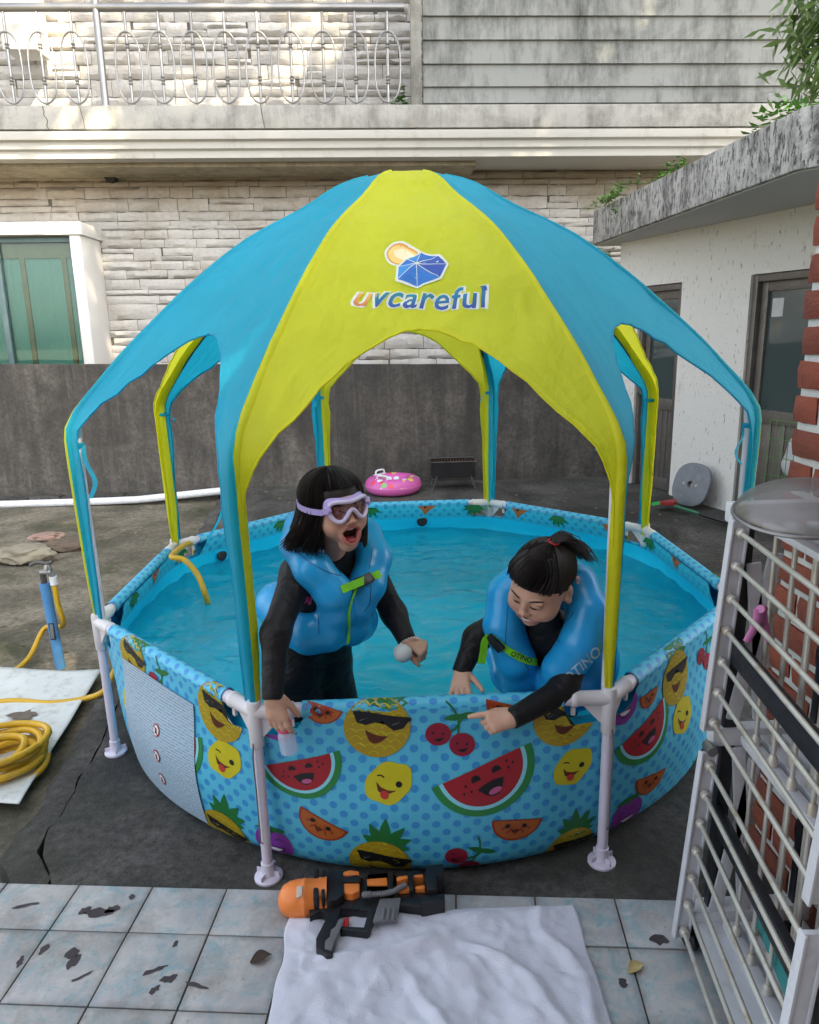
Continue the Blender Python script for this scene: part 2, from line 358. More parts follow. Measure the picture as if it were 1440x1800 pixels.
pr = [(BY, zs[0]), (BY, zs[1]), (BY+.035, zs[1]), (BY+.035, zs[2]), (BY-.012, zs[2]), (BY-.012, zs[3]), (BY+.03, zs[3]-.012), (BY+.03, zs[4]-.02), (BY+.02, zs[5]), (BY+.055, zs[5]-.014), (BY+.055, zs[6]-.02), (BY+.045, z_soff), (BY+.12, z_soff-.004), (HY+.1, z_soff+.01), (HY+.1, zs[0])]
top = MB()
vs = [(x, y, z) for x in (bx0, bx1) for y, z in pr[:3]+[(HY+.1, zs[1]), (HY+.1, zs[0])]]
top.add(vs, [(0, 1, 2, 3, 4), (9, 8, 7, 6, 5)]+[(i, (i+1) % 5, 5+(i+1) % 5, 5+i) for i in range(5)])
bal = hb(top, 'balcony', G_FASCIA, bevel=.006)
mo = MB(); q = pr[2:13]+[(HY+.1, z_soff+.02), (HY+.1, zs[1]-.003)]; q[0] = (BY+.04, zs[1]-.003); n = len(q)
vs = [(x, y, z) for x in (bx0, bx1) for y, z in q]
mo.add(vs, [tuple(range(n)), tuple(range(2*n-1, n-1, -1))]+[(i, (i+1) % n, n+(i+1) % n, n+i) for i in range(n)])
hb(mo, 'moulding', G_MOULD, bal, bevel=.004)
sf = MB().box((-2.9, (BY+.2+HY)/2, z_soff-.015), (7.4, HY-BY-.24, .05)); hb(sf, 'soffit', G_SOFFIT, bal)
# hairline cracks in the fascia
for x in (458, 140, 75): 
    a = hp(x, 187, BY); ck = MB(); pts = []
    for i in range(9):
        t = i/8; pts.append((a.x+.02*mnoise.noise((x, t*4, 0))+.03*t, BY-.0005, zs[0]-(zs[0]-zs[1])*t))
    ck.tube(pts, .004, 5); hb(ck, 'crack', MORTAR, bal)
# split stones
stones = hb(MB().box((-1.5, HY+.014, 2.6), (13.8, .008, 7.4)), 'stone_cladding', MORTAR)
smesh = []
for k in range(14):
    mb = MB(); rr = random.Random(k)
    nx, nz = 5, 3; pts = {}
    for i in range(nx+1):
        for j in range(nz+1):
            e = (i in (0, nx)) or (j in (0, nz))
            pts[i, j] = (i/nx-.5+(0 if i in (0, nx) else rr.uniform(-.05, .05)), -(.25 if e else rr.uniform(.55, 1.)), j/nz-.5+rr.uniform(-.05, .05)*(1 if j in (0, nz) else .5))
    ids = {kk: n for n, kk in enumerate(pts)}
    vs = list(pts.values()); fs = [(ids[i, j], ids[i+1, j], ids[i+1, j+1], ids[i, j+1]) for i in range(nx) for j in range(nz)]
    ring = [(i, 0) for i in range(nx+1)]+[(nx, j) for j in range(1, nz+1)]+[(i, nz) for i in range(nx-1, -1, -1)]+[(0, j) for j in range(nz-1, 0, -1)]
    b0 = len(vs); vs += [(pts[r][0], .6, pts[r][2]) for r in ring]
    L = len(ring); fs += [(ids[ring[i]], ids[ring[(i+1) % L]], b0+(i+1) % L, b0+i) for i in range(L)]
    smesh.append(MB().add(vs, fs).mesh('stone', STONE, 50))
WX0, WX1 = hp(-300, 400, HY).x, hp(150, 500, HY-.52).x+.02
wz1 = hp(80, 390, HY-.52).z
cand = []
def lay(z, zend, x0, x1, skip):
    while z < zend:
        h = random.choice([.06, .075, .09, .11, .13, .16]); h = min(h, zend-z+.03); x = x0-(random.random()*.3 if x0 < -4 else 0)
        while x < x1:
            L = random.uniform(.16, .58)*(1.1 if h > .1 else 1)
            if not skip(x+L/2, z+h/2, L):
                if h > .12 and random.random() < .45:
                    k = random.uniform(.4, .6); cand.append((x, z, L, h*k)); cand.append((x+random.uniform(-.03, .03), z+h*k, L, h*(1-k)))
                else: cand.append((x, z, L, h))
            x += L
        z += h
lay(1.02, wz1, WX1-.02, 3.2, lambda x, z, L: False)
lay(wz1+.001, z_soff+.06, -4.6, 3.2, lambda x, z, L: False)
lay(z_slab+.1, 5.25, -4.6, hp(735, 90, HY).x+.2, lambda x, z, L: False)
cand.sort(key=lambda s: -s[2]*s[3])
rest = MB()
for k, (x, z, L, h) in enumerate(cand):
    d = random.uniform(.024, .055); me = random.choice(smesh); wm = M.Translation((x+L/2, HY+.012, z+h/2)) @ M.Diagonal((L-.006, d, h-.006, 1))
    if random.random() < .5: wm = wm @ M.Diagonal((-1, 1, 1, 1)) if False else wm @ M.Rotation(PI, 4, 'Y')
    if k < 298:
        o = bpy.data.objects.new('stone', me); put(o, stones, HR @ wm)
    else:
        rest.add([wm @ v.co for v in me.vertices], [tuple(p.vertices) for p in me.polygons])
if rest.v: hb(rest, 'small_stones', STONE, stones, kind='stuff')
# window with white surround
WSUR = weathered('window_surround_paint', (.62, .61, .59), (.40, .37, .32), (.58, .8), bump=.15)
win = hb(MB().box(((WX0+WX1)/2-.6, HY-.02, 1.0), (1, .1, .1)), 'window', WSUR)
me = MB(); FY = HY-.52; xr = hp(150, 500, FY).x; xl = hp(131, 500, FY).x; zt = hp(80, 390, FY).z; zb = hp(80, 413, FY).z
me.box(((xr+.03-4.6)/2-.0, HY-.25, (zt+zb)/2), (xr+.03+4.6, .58, zt-zb)); hb(me, 'lintel', WSUR, win, bevel=.008)
me = MB(); me.box(((xr+xl)/2, HY-.25, (zb+.8)/2-.0015), (xr-xl, .53, zb-.8)); hb(me, 'jamb', WSUR, win, bevel=.006)
gx = xl-.004; gy = HY-.40
me = MB(); me.box((gx-.02, gy, (zb+.8)/2), (.045, .05, zb-.8)); me.box(((gx-4.6)/2-.02, gy+.001, zb-.03), (gx+4.6-.045, .05, .055))
xm = hp(12, 560, gy).x; me.box((xm, gy-.012, (zb+.8)/2-.03), (.055, .045, zb-.86)); hb(me, 'sash', simple('teal_grey_sash', (.10, .155, .16), .4, .3), win, bevel=.004)
gl = Mat('window_pane_glass', (.8, .9, .9), .03, spec=.5); tr = gl.n.new('ShaderNodeBsdfTransparent'); tr.inputs[0].default_value = (.78, .90, .87, 1)
mx = gl.n.new('ShaderNodeMixShader'); fr = gl.n.new('ShaderNodeFresnel'); fr.inputs[0].default_value = 1.55
gs = gl.n.new('ShaderNodeBsdfGlossy'); gs.inputs['Roughness'].default_value = .02
gl.l.new(fr.outputs[0], mx.inputs[0]); gl.l.new(tr.outputs[0], mx.inputs[1]); gl.l.new(gs.outputs[0], mx.inputs[2]); gl.l.new(mx.outputs[0], gl.out.inputs[0]); PANE = gl.mat
me = MB().box(((gx-4.6)/2, gy+.006, (zb+.8)/2), (gx+4.6, .006, zb-.82)); hb(me, 'pane', PANE, win)
cm = Mat('reflection_teal_blind', (.22, .50, .45), .7); co = cm.coord('World'); cm.color(cm.mix(cm.noise(co, 3), (.36, .56, .51), (.50, .68, .62))); cm.bump(cm.noise(co, 40), .2)  # blind colour carries the greenish reflection of the window glass
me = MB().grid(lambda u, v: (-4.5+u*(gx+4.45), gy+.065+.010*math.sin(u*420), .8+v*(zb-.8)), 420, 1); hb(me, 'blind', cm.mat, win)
me = MB()
for x in (45, 118): me.box((hp(x, 500, gy+.05).x, gy+.045, (zb+.8)/2), (.05, .02, zb-.8))
me.box(((gx-.02-4.5)/2, gy+.046, zb-.12), (gx-.02+4.5, .02, .16)); hb(me, 'inner_frame', simple('inner_wood', (.30, .22, .12), .6), win)
# siding, corner post
xs0 = hp(744, 100, 4.66).x; sd = hb(MB().box((xs0+2.4, 4.74, 4.4), (4.8, .1, 1.9)), 'siding', G_SIDE)
zb_ = [hp(1000, y, 4.66).z for y in (181, 152, 112, 70, 28, -16, -60, -104)]
for a, b in zip(zb_, zb_[1:]):
    mb = MB(); mb.add([(x, y, z) for x in (xs0, xs0+4.7) for y, z in ((4.645, a), (4.69, a), (4.69, b+.004), (4.672, b+.004))], [(0, 1, 2, 3), (7, 6, 5, 4), (0, 3, 7, 4), (3, 2, 6, 7), (2, 1, 5, 6), (1, 0, 4, 5)])
    hb(mb, 'plank', G_SIDE, sd, smooth=0)
pm = weathered('grey_post_paint', (.26, .26, .235), (.09, .085, .07), bump=.3)
mb = MB().box((hp(731, 90, 4.62).x, 4.62, 4.4), (.10, .10, 1.9)); hb(mb, 'corner_post', pm, bevel=.005)
# railing
xa = bx0+.3; xb = hp(722, 12, 4.62).x-.06
rail = hb(MB().tube([(xa, 4.62, hp(400, 13, 4.62).z), (xb, 4.62, hp(400, 13, 4.62).z)], .036, 16), 'railing', STEEL)
zr = hp(400, 13, 4.62).z; pxx = hp(176, 90, 4.62).x
hb(MB().tube([(pxx, 4.62, z_slab), (pxx, 4.62, zr+.3)], .032, 16).lathe([(.055, 0), (.055, .012), (.034, .02)], 20, M.Translation((pxx, 4.62, z_slab))), 'rail_post', STEEL, rail)
b = MB(); H = zr-z_slab; b.tube([(0, 0, 0), (0, 0, H)], .0135, 8)
for zz in (.22, .25, .28, .55, .58): b.lathe([(.0135, -.012), (.021, 0), (.0135, .012)], 10, M.Translation((0, 0, zz*H*1.1)))
ring = [(0.118*math.cos(t)*1.0, -.0, 0) for t in [0]]
rp = []
for i in range(28):
    t = 2*PI*i/28; rp.append((.118*math.cos(t), -.014, .40*H+math.copysign(max(0, abs(math.sin(t)))**.7, math.sin(t))*.36*H))
b.tube(rp, .0085, 8, closed=True)
bmesh_ = b.mesh('baluster', STEEL)
bxs = [218, 277, 335, 392, 449, 508, 566, 622, 680]; step = (hp(680, 20, 4.62).x-hp(218, 20, 4.62).x)/8
x0 = hp(218, 20, 4.62).x
for i in range(9): put(bpy.data.objects.new('baluster', bmesh_), rail, HR @ M.Translation((x0+i*step, 4.62, z_slab)))
x0 = hp(122, 20, 4.62).x
for i in range(5): put(bpy.data.objects.new('baluster', bmesh_), rail, HR @ M.Translation((x0-i*step, 4.62, z_slab)))
mb = MB().box((hp(38, 50, 5.0).x, 5.05, 4.85), (.32, .3, 1.5)); hb(mb, 'column', WSUR, bevel=.01)
vent = hb(MB().tube([(hp(195, 311, HY-.05).x, HY-.09, hp(195, 311, HY-.05).z), (hp(195, 311, HY-.05).x, HY+.02, hp(195, 311, HY-.05).z)], .058, 16), 'vent_pipe', simple('black_vent', (.015, .015, .017), .6))
# ------------------------------------------------------------------ outbuilding on the right
ob = thing('outbuilding', 'low white stucco outbuilding with a mossy concrete roof slab', 'outbuilding', (2.6, 2.6, 0))
OD = V((.311, -.95, 0)).normalized(); ON = V((OD.y, -OD.x, 0)); O0 = V((2.145, 4.06, 0))
OM = M(((OD.x, -ON.x, 0, O0.x), (OD.y, -ON.y, 0, O0.y), (0, 0, 1, 0), (0, 0, 0, 1)))     # s along the wall, depth behind its face, height
def op(mb, name, mats, parent=None, **k):
    mb.v = [tuple(OM @ V(p)) for p in mb.v]; return mb.build(name, mats, parent or ob, **k)
d1, d2, hw, dh = (.20, .76), (1.50, 2.36), 2.235, 1.81
mb = MB()
def seg(a, b, z0, z1): mb.box(((a+b)/2, .08, (z0+z1)/2), (b-a, .16, z1-z0))
seg(-.1, d1[0], -.1, hw); seg(d1[1], d2[0], -.1, hw); seg(d2[1], 3.9, -.1, hw); seg(d1[0], d1[1], dh, hw); seg(d2[0], d2[1], dh, hw)
op(mb, 'wall', G_STUCCO)
def door(a, b, knob):
    mb = MB(); z1 = dh-.004
    for x in (a+.025, b-.025): mb.box((x, .055, z1/2), (.046, .07, z1))
    mb.box(((a+b)/2, .056, z1-.025), (b-a-.1, .07, .05)); fr = op(mb, 'door', BROWNAL, bevel=.004)
    mb = MB(); x0, x1 = a+.052, b-.052
    for x in (x0+.03, x1-.03): mb.box((x, .075, z1/2-.02), (.058, .03, z1-.06))
    for zz, hh in ((z1-.085, .07), (.78, .10), (.06, .11)): mb.box(((x0+x1)/2, .076, zz), (x1-x0-.12, .03, hh))
    op(mb, 'leaf_frame', BROWNAL, fr, bevel=.003)
    op(MB().box(((x0+x1)/2, .086, (z1-.12+.83)/2), (x1-x0-.115, .006, z1-.12-.83)), 'pane', GLASSD, fr)
    n = 5; w_ = (x1-x0-.122)/n
    for i in range(n): op(MB().box((x0+.061+w_*(i+.5), .084, .42), (w_-.006, .012, .615)), 'panel', BROWNAL, fr, bevel=.003)
    kx = x0+.03 if knob else x1-.03
    op(MB().lathe([(.012, 0), (.012, .03), (.026, .042), (.030, .058), (.02, .072), (0, .075)], 16, M.Translation((kx, .06, .86)) @ M.Rotation(PI/2, 4, 'X')), 'handle', DARKMET, fr)
    return fr
door(*d1, True); dn = door(*d2, True)
op(MB().box((d2[0]+.19, .083, dh-.24), (.10, .004, .13)), 'sticker', simple('faded_paper', (.55, .56, .55), .7), dn)
op(MB().box((2, .9, 1), (3.7, .02, 2.1)).box((2, .6, -.02), (3.7, 1, .02)), 'inner_wall', simple('dark_interior', (.03, .03, .03), .9))
A = aZ(1042, 430, 2.22); B = aZ(1397, 300, 2.22); 
rs = MB(); zt_ = 2.515
poly = [(A.x, A.y), (A.x+.06, 4.42), (4.2, 4.42), (4.2, B.y-.30), (B.x+.10, B.y-.12), (B.x, B.y)]
rs.prism(poly, 2.222, zt_); rso = rs.build('roof_slab', G_ROOF, ob, bevel=.014)
G_UNDER = weathered('soffit_plaster', (.55, .54, .52), (.25, .24, .22), (.6, .8), bump=.2)
rs = MB(); pol2 = [(A.x+.04, A.y), (A.x+.10, 4.40), (4.15, 4.40), (4.15, B.y-.26), (B.x+.11, B.y-.09), (B.x+.03, B.y+.02)]
rs.prism(pol2, 2.216, 2.2215); rs.build('soffit', G_UNDER, rso)
# ------------------------------------------------------------------ brick pier
BRX, BRY = .905, -1.095
bp = thing('brick_pier', 'red brick house corner with thick white mortar behind the drying rack', 'wall', (1.2, -1.6, 0))
mm = Mat('white_mortar', (.66, .65, .62), .9); co = mm.coord('World'); mm.bump(mm.noise(co, 60, 6), .8, .006); mm.color(mm.mix(mm.noise(co, 14), (.54, .53, .50), (.74, .73, .70)))
mb = MB(); mb.box((BRX+.001+.3, -2.35, 1.3), (.6, 2.48, 2.86)); mb.build('mortar_core', mm.mat, bp)
bm_ = Mat('red_brick', (.3, .09, .05), .85, spec=.25); co = bm_.coord('World')
c = bm_.mix(bm_.rnd(), (.36, .10, .06), (.24, .075, .05)); c = bm_.mix(bm_.ramp(bm_.noise(co, 12, 7, .7), [(.5, (0, 0, 0)), (.75, (.8, .8, .8))]), c, (.10, .045, .04))
bm_.color(c); bm_.bump(bm_.noise(bm_.coord('World', (1, 1, 2.2)), 55, 7, .7), .9, .007); BRICK = bm_.mat
bmeshs = {}
for L in (.195, .095):
    for k in range(4):
        mb = MB(); rr = random.Random(k+int(L*1000)); nx, nz = 4, 3
        mb.grid(lambda u, v: (-.012*min(1, 6*min(u, 1-u)+.25)*min(1, 5*min(v, 1-v)+.3)-rr.uniform(0, .003), (u-.5)*L+rr.uniform(-.002, .002), (v-.5)*.063+rr.uniform(-.002, .002)), nx, nz)
        mb.box((.02, 0, 0), (.04, L*.985, .062)); bmeshs[L, k] = mb.mesh('brick', BRICK, 60)
for r in range(33):
    z = .05+r*.0805; y = BRY-.004*(r % 3)
    if r % 2 == 0: y -= 0
    first = (.195 if r % 2 == 0 else .095); k = 0
    while y > -2.0:
        L = first if k == 0 else .195
        inst(bmeshs[L, random.randrange(4)], 'brick', bp, (BRX, y-L/2, z), M.Rotation(random.uniform(-.02, .02), 4, 'X'))
        if k == 0 or True: pass
        y -= L+.014; k += 1
    inst(bmeshs[.195 if r % 2 else .095, r % 4], 'brick', bp, (BRX+.12 if r % 2 else BRX+.07, BRY+.006, z), M.Rotation(-PI/2, 4, 'Z'))
# the photographer's house: porch slab and wall behind the camera, and unseen trees placed to keep the sun off the yard
ph = thing('porch_house', 'brick house with porch roof behind the viewpoint', 'house', (0, -5, 0))
MB().box((1.2, -6.6, 1.4), (8, 3.2, 2.9)).build('wall', BRICK, ph)
MB().box((1.6, -3.95, 2.72), (6.5, 2.3, .16)).build('porch_roof', G_UNDER, ph)
MB().box((2.75, -1.75, 2.735), (4.2, 2.08, .16)).build('shade_eave', G_UNDER, ph)  # added out of view to shade the right foreground
BARK = simple('bark', (.12, .085, .06), .9, var=.3, bump=.8)
def leafmat(name, a, b):
    m = Mat(name, a, .5); m.color(m.mix(m.noise(m.coord('World'), 1.5, 3), a, b)); return m.mat
LEAF = leafmat('tree_leaf', (.035, .085, .018), (.07, .13, .03))
def big_tree(label, base, cen, rad, nclump, nleaf, sd, lsize=.13, csr=(.35, .75)):
    rr = random.Random(sd); t = thing('shade_tree', label, 'tree', base, 'trees shading the yard')
    b, c = V(base), V(cen)
    tr = MB().tube(spline([b, b+(c-b)*.35+V((.2, .1, 0)), b+(c-b)*.7, c], 5), [.30-.012*i for i in range(16)], 10)
    for i in range(9):
        d = V((rr.gauss(0, 1), rr.gauss(0, 1), rr.uniform(-.1, .8))).normalized(); e = c+V((d.x*rad[0], d.y*rad[1], d.z*rad[2]))*.75; s0 = b+(c-b)*rr.uniform(.6, .95)
        tr.tube([s0, s0+(e-s0)*.5+V((0, 0, .2)), e], [.10, .06, .02], 7)
    tr.build('trunk', BARK, t)
    vs, fs = [], []
    for k in range(nclump):
        while True:
            d = V((rr.uniform(-1, 1), rr.uniform(-1, 1), rr.uniform(-1, 1)))
            if d.length < 1: break
        q = c+V((d.x*rad[0], d.y*rad[1], d.z*rad[2])); cs = rr.uniform(*csr)
        for j in range(nleaf):
            p = q+V((rr.gauss(0, cs*.5), rr.gauss(0, cs*.5), rr.gauss(0, cs*.35))); a = rr.uniform(0, 2*PI); ti = rr.uniform(-.8, .8)
            u = V((math.cos(a), math.sin(a), ti*.6)).normalized()*lsize*rr.uniform(.7, 1.2); w_ = u.cross(V((rr.gauss(0, .4), rr.gauss(0, .4), 1))).normalized()*lsize*.45
            n0 = len(vs); vs += [p-u, p+w_, p+u, p-w_]; fs.append((n0, n0+1, n0+2, n0+3))
    MB().add(vs, fs).build('crown', LEAF, t, smooth=0)
big_tree('unseen leafy tree added to block the sun from the yard', (11.5, -11, -.1), (10.1, -9.3, 12.3), (4.7, 5.0, 4.4), 600, 48, 3, .18)  # dense crown added on the sun's path, out of view, to shade the yard
big_tree('tall slender tree with an open crown beyond the porch house', (6.5, -6.5, -.1), (5.4, -3.6, 12.7), (6.2, 4.0, 2.8), 210, 85, 8, .13, (.42, .62))
# ------------------------------------------------------------------ the pool
PR, PH_, APO = 1.22, .512, 1.22*math.cos(PI/8)
CORN = [math.radians(-112.5+45*k) for k in range(8)]      # FL, FR, then round anticlockwise
def cpt(k, z=PH_, r=PR): return V((r*math.cos(CORN[k % 8]), r*math.sin(CORN[k % 8]), z))
def sstep(a, b, x): t = max(0., min(1., (x-a)/(b-a))); return t*t*(3-2*t)
ZB, ZT = .006, .512
def wall_r(th, z):
    q = (th-math.radians(-112.5)) % (PI/4)-PI/8
    o = APO/math.cos(q); o = o-.55*max(0, o-1.165)                    # the corners of the liner are pulled in
    t = (ZT-z)/(ZT-ZB); s = sstep(.02, .62, t)
    bulge = 1.150+.035*math.sin(PI*min(1, t*1.0))**.9
    r = o*(1-s)+bulge*s+.0025*math.sin(th*37)*s*(1-t)
    if z < .06: r -= .024*(1-z/.06)**2
    return r+.0225*(1-s)
SR = .0225
def wall_p(th, z, off=0.):
    if z > PH_:            # over the rail
        f = (z-PH_)/SR; q = (th-math.radians(-112.5)) % (PI/4)-PI/8; r = APO/math.cos(q)+(SR+off)*math.cos(f); z = PH_+(SR+off)*math.sin(f)
    else: r = wall_r(th, z)+off
    return V((r*math.cos(th), r*math.sin(th), z))
def notch(th):          # the liner dips below the frame at every corner
    q = abs(((th-math.radians(-112.5)+PI/8) % (PI/4))-PI/8); d = q*1.2
    return ZT-.072*(1-sstep(.095, .135, d))
pool = thing('paddling_pool', 'octagonal paddling pool with blue fruit-print liner on white legs, filled with water', 'pool', (0, 0, 0))
def dots(m, base, dot, band=None):
    u = m.n.new('ShaderNodeUVMap').outputs[0]; x, y, _ = m.xyz(u)
    sp = .0375
    gx = m.math('DIVIDE', x, sp); gy = m.math('DIVIDE', y, sp)
    a = m.math('ADD', gx, gy); b_ = m.math('SUBTRACT', gx, gy)      # a lattice turned by 45 degrees
    fa = m.math('SUBTRACT', m.math('FRACT', m.math('MULTIPLY', a, .7)), .5); fb = m.math('SUBTRACT', m.math('FRACT', m.math('MULTIPLY', b_, .7)), .5)
    d = m.math('SQRT', m.math('ADD', m.math('POWER', fa, 2), m.math('POWER', fb, 2)))
    k = m.ramp(d, [(.27, (1, 1, 1)), (.31, (0, 0, 0))])
    return m.mix(k, base, dot), x, y
LB, LD = (.085, .50, .72), (.028, .27, .64)
lm = Mat('printed_liner', LB, .42, spec=.45)
c, ux, uy = dots(lm, LB, LD)
st = lm.noise(lm.coord('UV', (400, 6, 1)), 1, 2); c = lm.mix(lm.ramp(st, [(.35, (.10, .10, .10)), (.65, (0, 0, 0))]), c, (.25, .72, .85))
wv = lm.noise(lm.coord('UV', (6, 6, 1)), 1, 6, .65); c = lm.mix(lm.ramp(wv, [(.45, (0, 0, 0)), (.75, (.25, .25, .25))]), c, (.04, .30, .45))
lm.color(c); lm.bump(st, .12, .001); lm.bump(lm.noise(lm.coord('UV', (9, 3, 1)), 1, 4), .25, .012); LINER = lm.mat
im = Mat('liner_inside', (.03, .49, .70), .35, spec=.5)
c, ux, uy = dots(im, (.045, .50, .70), (.025, .34, .58))
k = im.ramp(uy, [(.432, (0, 0, 0)), (.440, (1, 1, 1))]); c = im.mix(k, (.016, .68, .99), c)
im.color(c); im.bump(im.noise(im.coord('World'), 9, 4), .25, .012); INSIDE = im.mat
def uvwall(o, fn):
    me = o.data; uv = me.uv_layers.new(name='UVMap')
    for lp in me.loops:
        uv.data[lp.index].uv = fn(me.vertices[lp.vertex_index].co)
NU = 320
def wallgrid(off, z0):
    mb = MB(); a0 = math.radians(-90)
    mb.grid(lambda u, v: wall_p(a0+2*PI*u, z0+(notch(a0+2*PI*u)-z0)*v, off(z0+(notch(a0+2*PI*u)-z0)*v)), NU, 26, cu=True); return mb
def wuv(co):
    th = math.atan2(co.y, co.x); th = (th+PI/2+PI) % (2*PI)-PI; return (th*1.15, co.z)
liner = wallgrid(lambda z: 0, ZB).build('liner', LINER, pool); 
def fixuv(o):
    me = o.data; uv = me.uv_layers.new(name='UVMap')
    for p in me.polygons:
        us = [wuv(me.vertices[i].co) for i in p.vertices]; mx_ = max(u[0] for u in us)
        for li, (a, b) in zip(p.loop_indices, us):
            if mx_-a > 3: a += 2*PI*1.15
            uv.data[li].uv = (a, b)
fixuv(liner)
ioff = lambda z: -.010-.044*sstep(.36, .50, z)
inn = wallgrid(ioff, .012)
inn.grid(lambda u, v: V((0, 0, .013)) if v == 0 else wall_p(2*PI*u-PI/2, .012, -.010)*v+V((0, 0, .013*(1-v))), NU, 8, cu=True)
inner = inn.build('liner_inside', INSIDE, liner); fixuv(inner)
# frame: rails, joints, legs, feet
TUBE = simple('white_frame_plastic', (.66, .63, .74), .33, var=.05, vs=3)
JOINT = simple('white_joint_plastic', (.72, .70, .72), .4, var=.05)
RR = .0185
SLV = Mat('liner_sleeve', LB, .42); c, _, _ = dots(SLV, LB, LD); SLV.color(c)
for k in range(8):
    a, b = cpt(k), cpt(k+1); d = (b-a).normalized()
    MB().tube([a+d*.02, b-d*.02], RR, 14).build('rail', TUBE, pool)
    L = (b-a).length; mb = MB(); n = 16
    mb.grid(lambda u, v: (a+d*(.125+(L-.25)*u)+V((math.cos(2*PI*v), 0, 0)).x*(d.cross(V((0, 0, 1))))*SR+V((0, 0, 1))*math.sin(2*PI*v)*SR), 24, n)
    s = mb.build('sleeve', SLV.mat, pool)
    uv = s.data.uv_layers.new(name='UVMap')
    for lp in s.data.loops:
        co = s.data.vertices[lp.vertex_index].co; w_ = wuv(co); off = (co-(a+d*((co-a).dot(d))))
        uv.data[lp.index].uv = (w_[0], .54+math.atan2(off.z, off.dot(V((a.x+b.x, a.y+b.y, 0)).normalized()))*.026)
LEGR = .0145
leg0, foot0, joint0 = None, None, None
for k in range(8):
    c0 = cpt(k, 0); d1_ = (cpt(k+1)-cpt(k)).normalized(); d0_ = (cpt(k-1)-cpt(k)).normalized(); out = V((c0.x, c0.y, 0)).normalized()
    mb = MB()
    for d in (d0_, d1_):
        mb.tube([cpt(k), cpt(k)+d*.02, cpt(k)+d*.085, cpt(k)+d*.088, cpt(k)+d*.100, cpt(k)+d*.103], [.0205, .0202, .0202, .0222, .0222, .0202], 16)
        mb.box(cpt(k)+d*.096-V((0, 0, .036)), (.012, .008, .022), math.atan2(d.y, d.x))
    mb.tube([cpt(k, PH_+.030), cpt(k, PH_+.02), cpt(k, PH_-.10), cpt(k, PH_-.103)], [.018, .0205, .0188, .0165], 16)
    for t in (d0_, d1_):    # gusset web
        p = cpt(k); mb.add([p+t*.02-V((0, 0, .02)), p+t*.07-V((0, 0, .02)), p-V((0, 0, .075))+t*.02]+[p+t*.02-V((0, 0, .02))+out*.006, p+t*.07-V((0, 0, .02))+out*.006, p-V((0, 0, .075))+t*.02+out*.006], [(0, 1, 2), (5, 4, 3), (0, 3, 4, 1), (1, 4, 5, 2), (2, 5, 3, 0)])
    mb.build('corner_joint', JOINT, pool)
    leg = MB().tube([cpt(k, .02), cpt(k, PH_-.09)], LEGR, 16)
    leg = leg.build('leg', TUBE, pool)
    f = MB().lathe([(.039, .001), (.039, .007), (.036, .010), (.022, .013), (.0190, .02), (.0180, .050), (.016, .052)], 28, M.Translation(c0))
    for i in range(4): f.box(c0+V((math.cos(i*PI/2+CORN[k])*.025, math.sin(i*PI/2+CORN[k])*.025, .017)), (.022, .004, .016), i*PI/2+CORN[k])
    f.build('foot', TUBE, leg)
    # wire hook of the canopy strap on the legs
# water
WZ = .362
wt = Mat('pool_water', (1, 1, 1), .02)
gl1 = wt.n.new('ShaderNodeBsdfGlossy'); gl1.inputs['Roughness'].default_value = .015
tr = wt.n.new('ShaderNodeBsdfTransparent'); tr.inputs[0].default_value = (.88, .975, 1, 1)
frn = wt.n.new('ShaderNodeFresnel'); frn.inputs[0].default_value = 1.33
mxs = wt.n.new('ShaderNodeMixShader'); co = wt.coord('World')
bmp = wt.n.new('ShaderNodeBump'); bmp.inputs['Strength'].default_value = .8; bmp.inputs['Distance'].default_value = .02
wt.l.new(wt.noise(wt.coord('World', (1, 1.6, 1)), 5.5, 3, .5, 1.4), bmp.inputs['Height'])
for nd in (gl1, frn): wt.l.new(bmp.outputs[0], nd.inputs['Normal'])
dfw = wt.n.new('ShaderNodeBsdfDiffuse'); dfw.inputs[0].default_value = (.02, .70, .98, 1); mxd = wt.n.new('ShaderNodeMixShader'); mxd.inputs[0].default_value = .30; wt.l.new(tr.outputs[0], mxd.inputs[1]); wt.l.new(dfw.outputs[0], mxd.inputs[2])
wt.l.new(frn.outputs[0], mxs.inputs[0]); wt.l.new(mxd.outputs[0], mxs.inputs[1]); wt.l.new(gl1.outputs[0], mxs.inputs[2]); wt.l.new(mxs.outputs[0], wt.out.inputs[0])
mb = MB()
def wz(x, y): return WZ+.013*mnoise.noise((x*3.2, y*4.6, 0))+.013*mnoise.noise((x*8+3, y*11, 2))+.0050*mnoise.noise((x*19, y*25, 5))
def wfn(u, v):
    th = 2*PI*u; r = (wall_r(th, WZ)+ioff(WZ)-.002)*math.sqrt(v*v); return (r*math.cos(th), r*math.sin(th), wz(r*math.cos(th), r*math.sin(th)))
mb.grid(wfn, 220, 110, cu=True); mb.build('water', wt.mat, pool, smooth=180)
# inlet fittings in the liner
BLK = simple('black_rubber', (.012, .012, .014), .5)
for th, z in ((math.radians(86), .415), (math.radians(146), .40)):
    p = wall_p(th, z, ioff(z)-.002); R_ = M.Translation(p) @ M.Rotation(th-PI, 4, 'Z') @ M.Rotation(PI/2, 4, 'Y')
    MB().lathe([(.030, .0), (.030, .006), (.022, .009), (0, .007)], 20, R_).build('inlet_plug', BLK, liner)

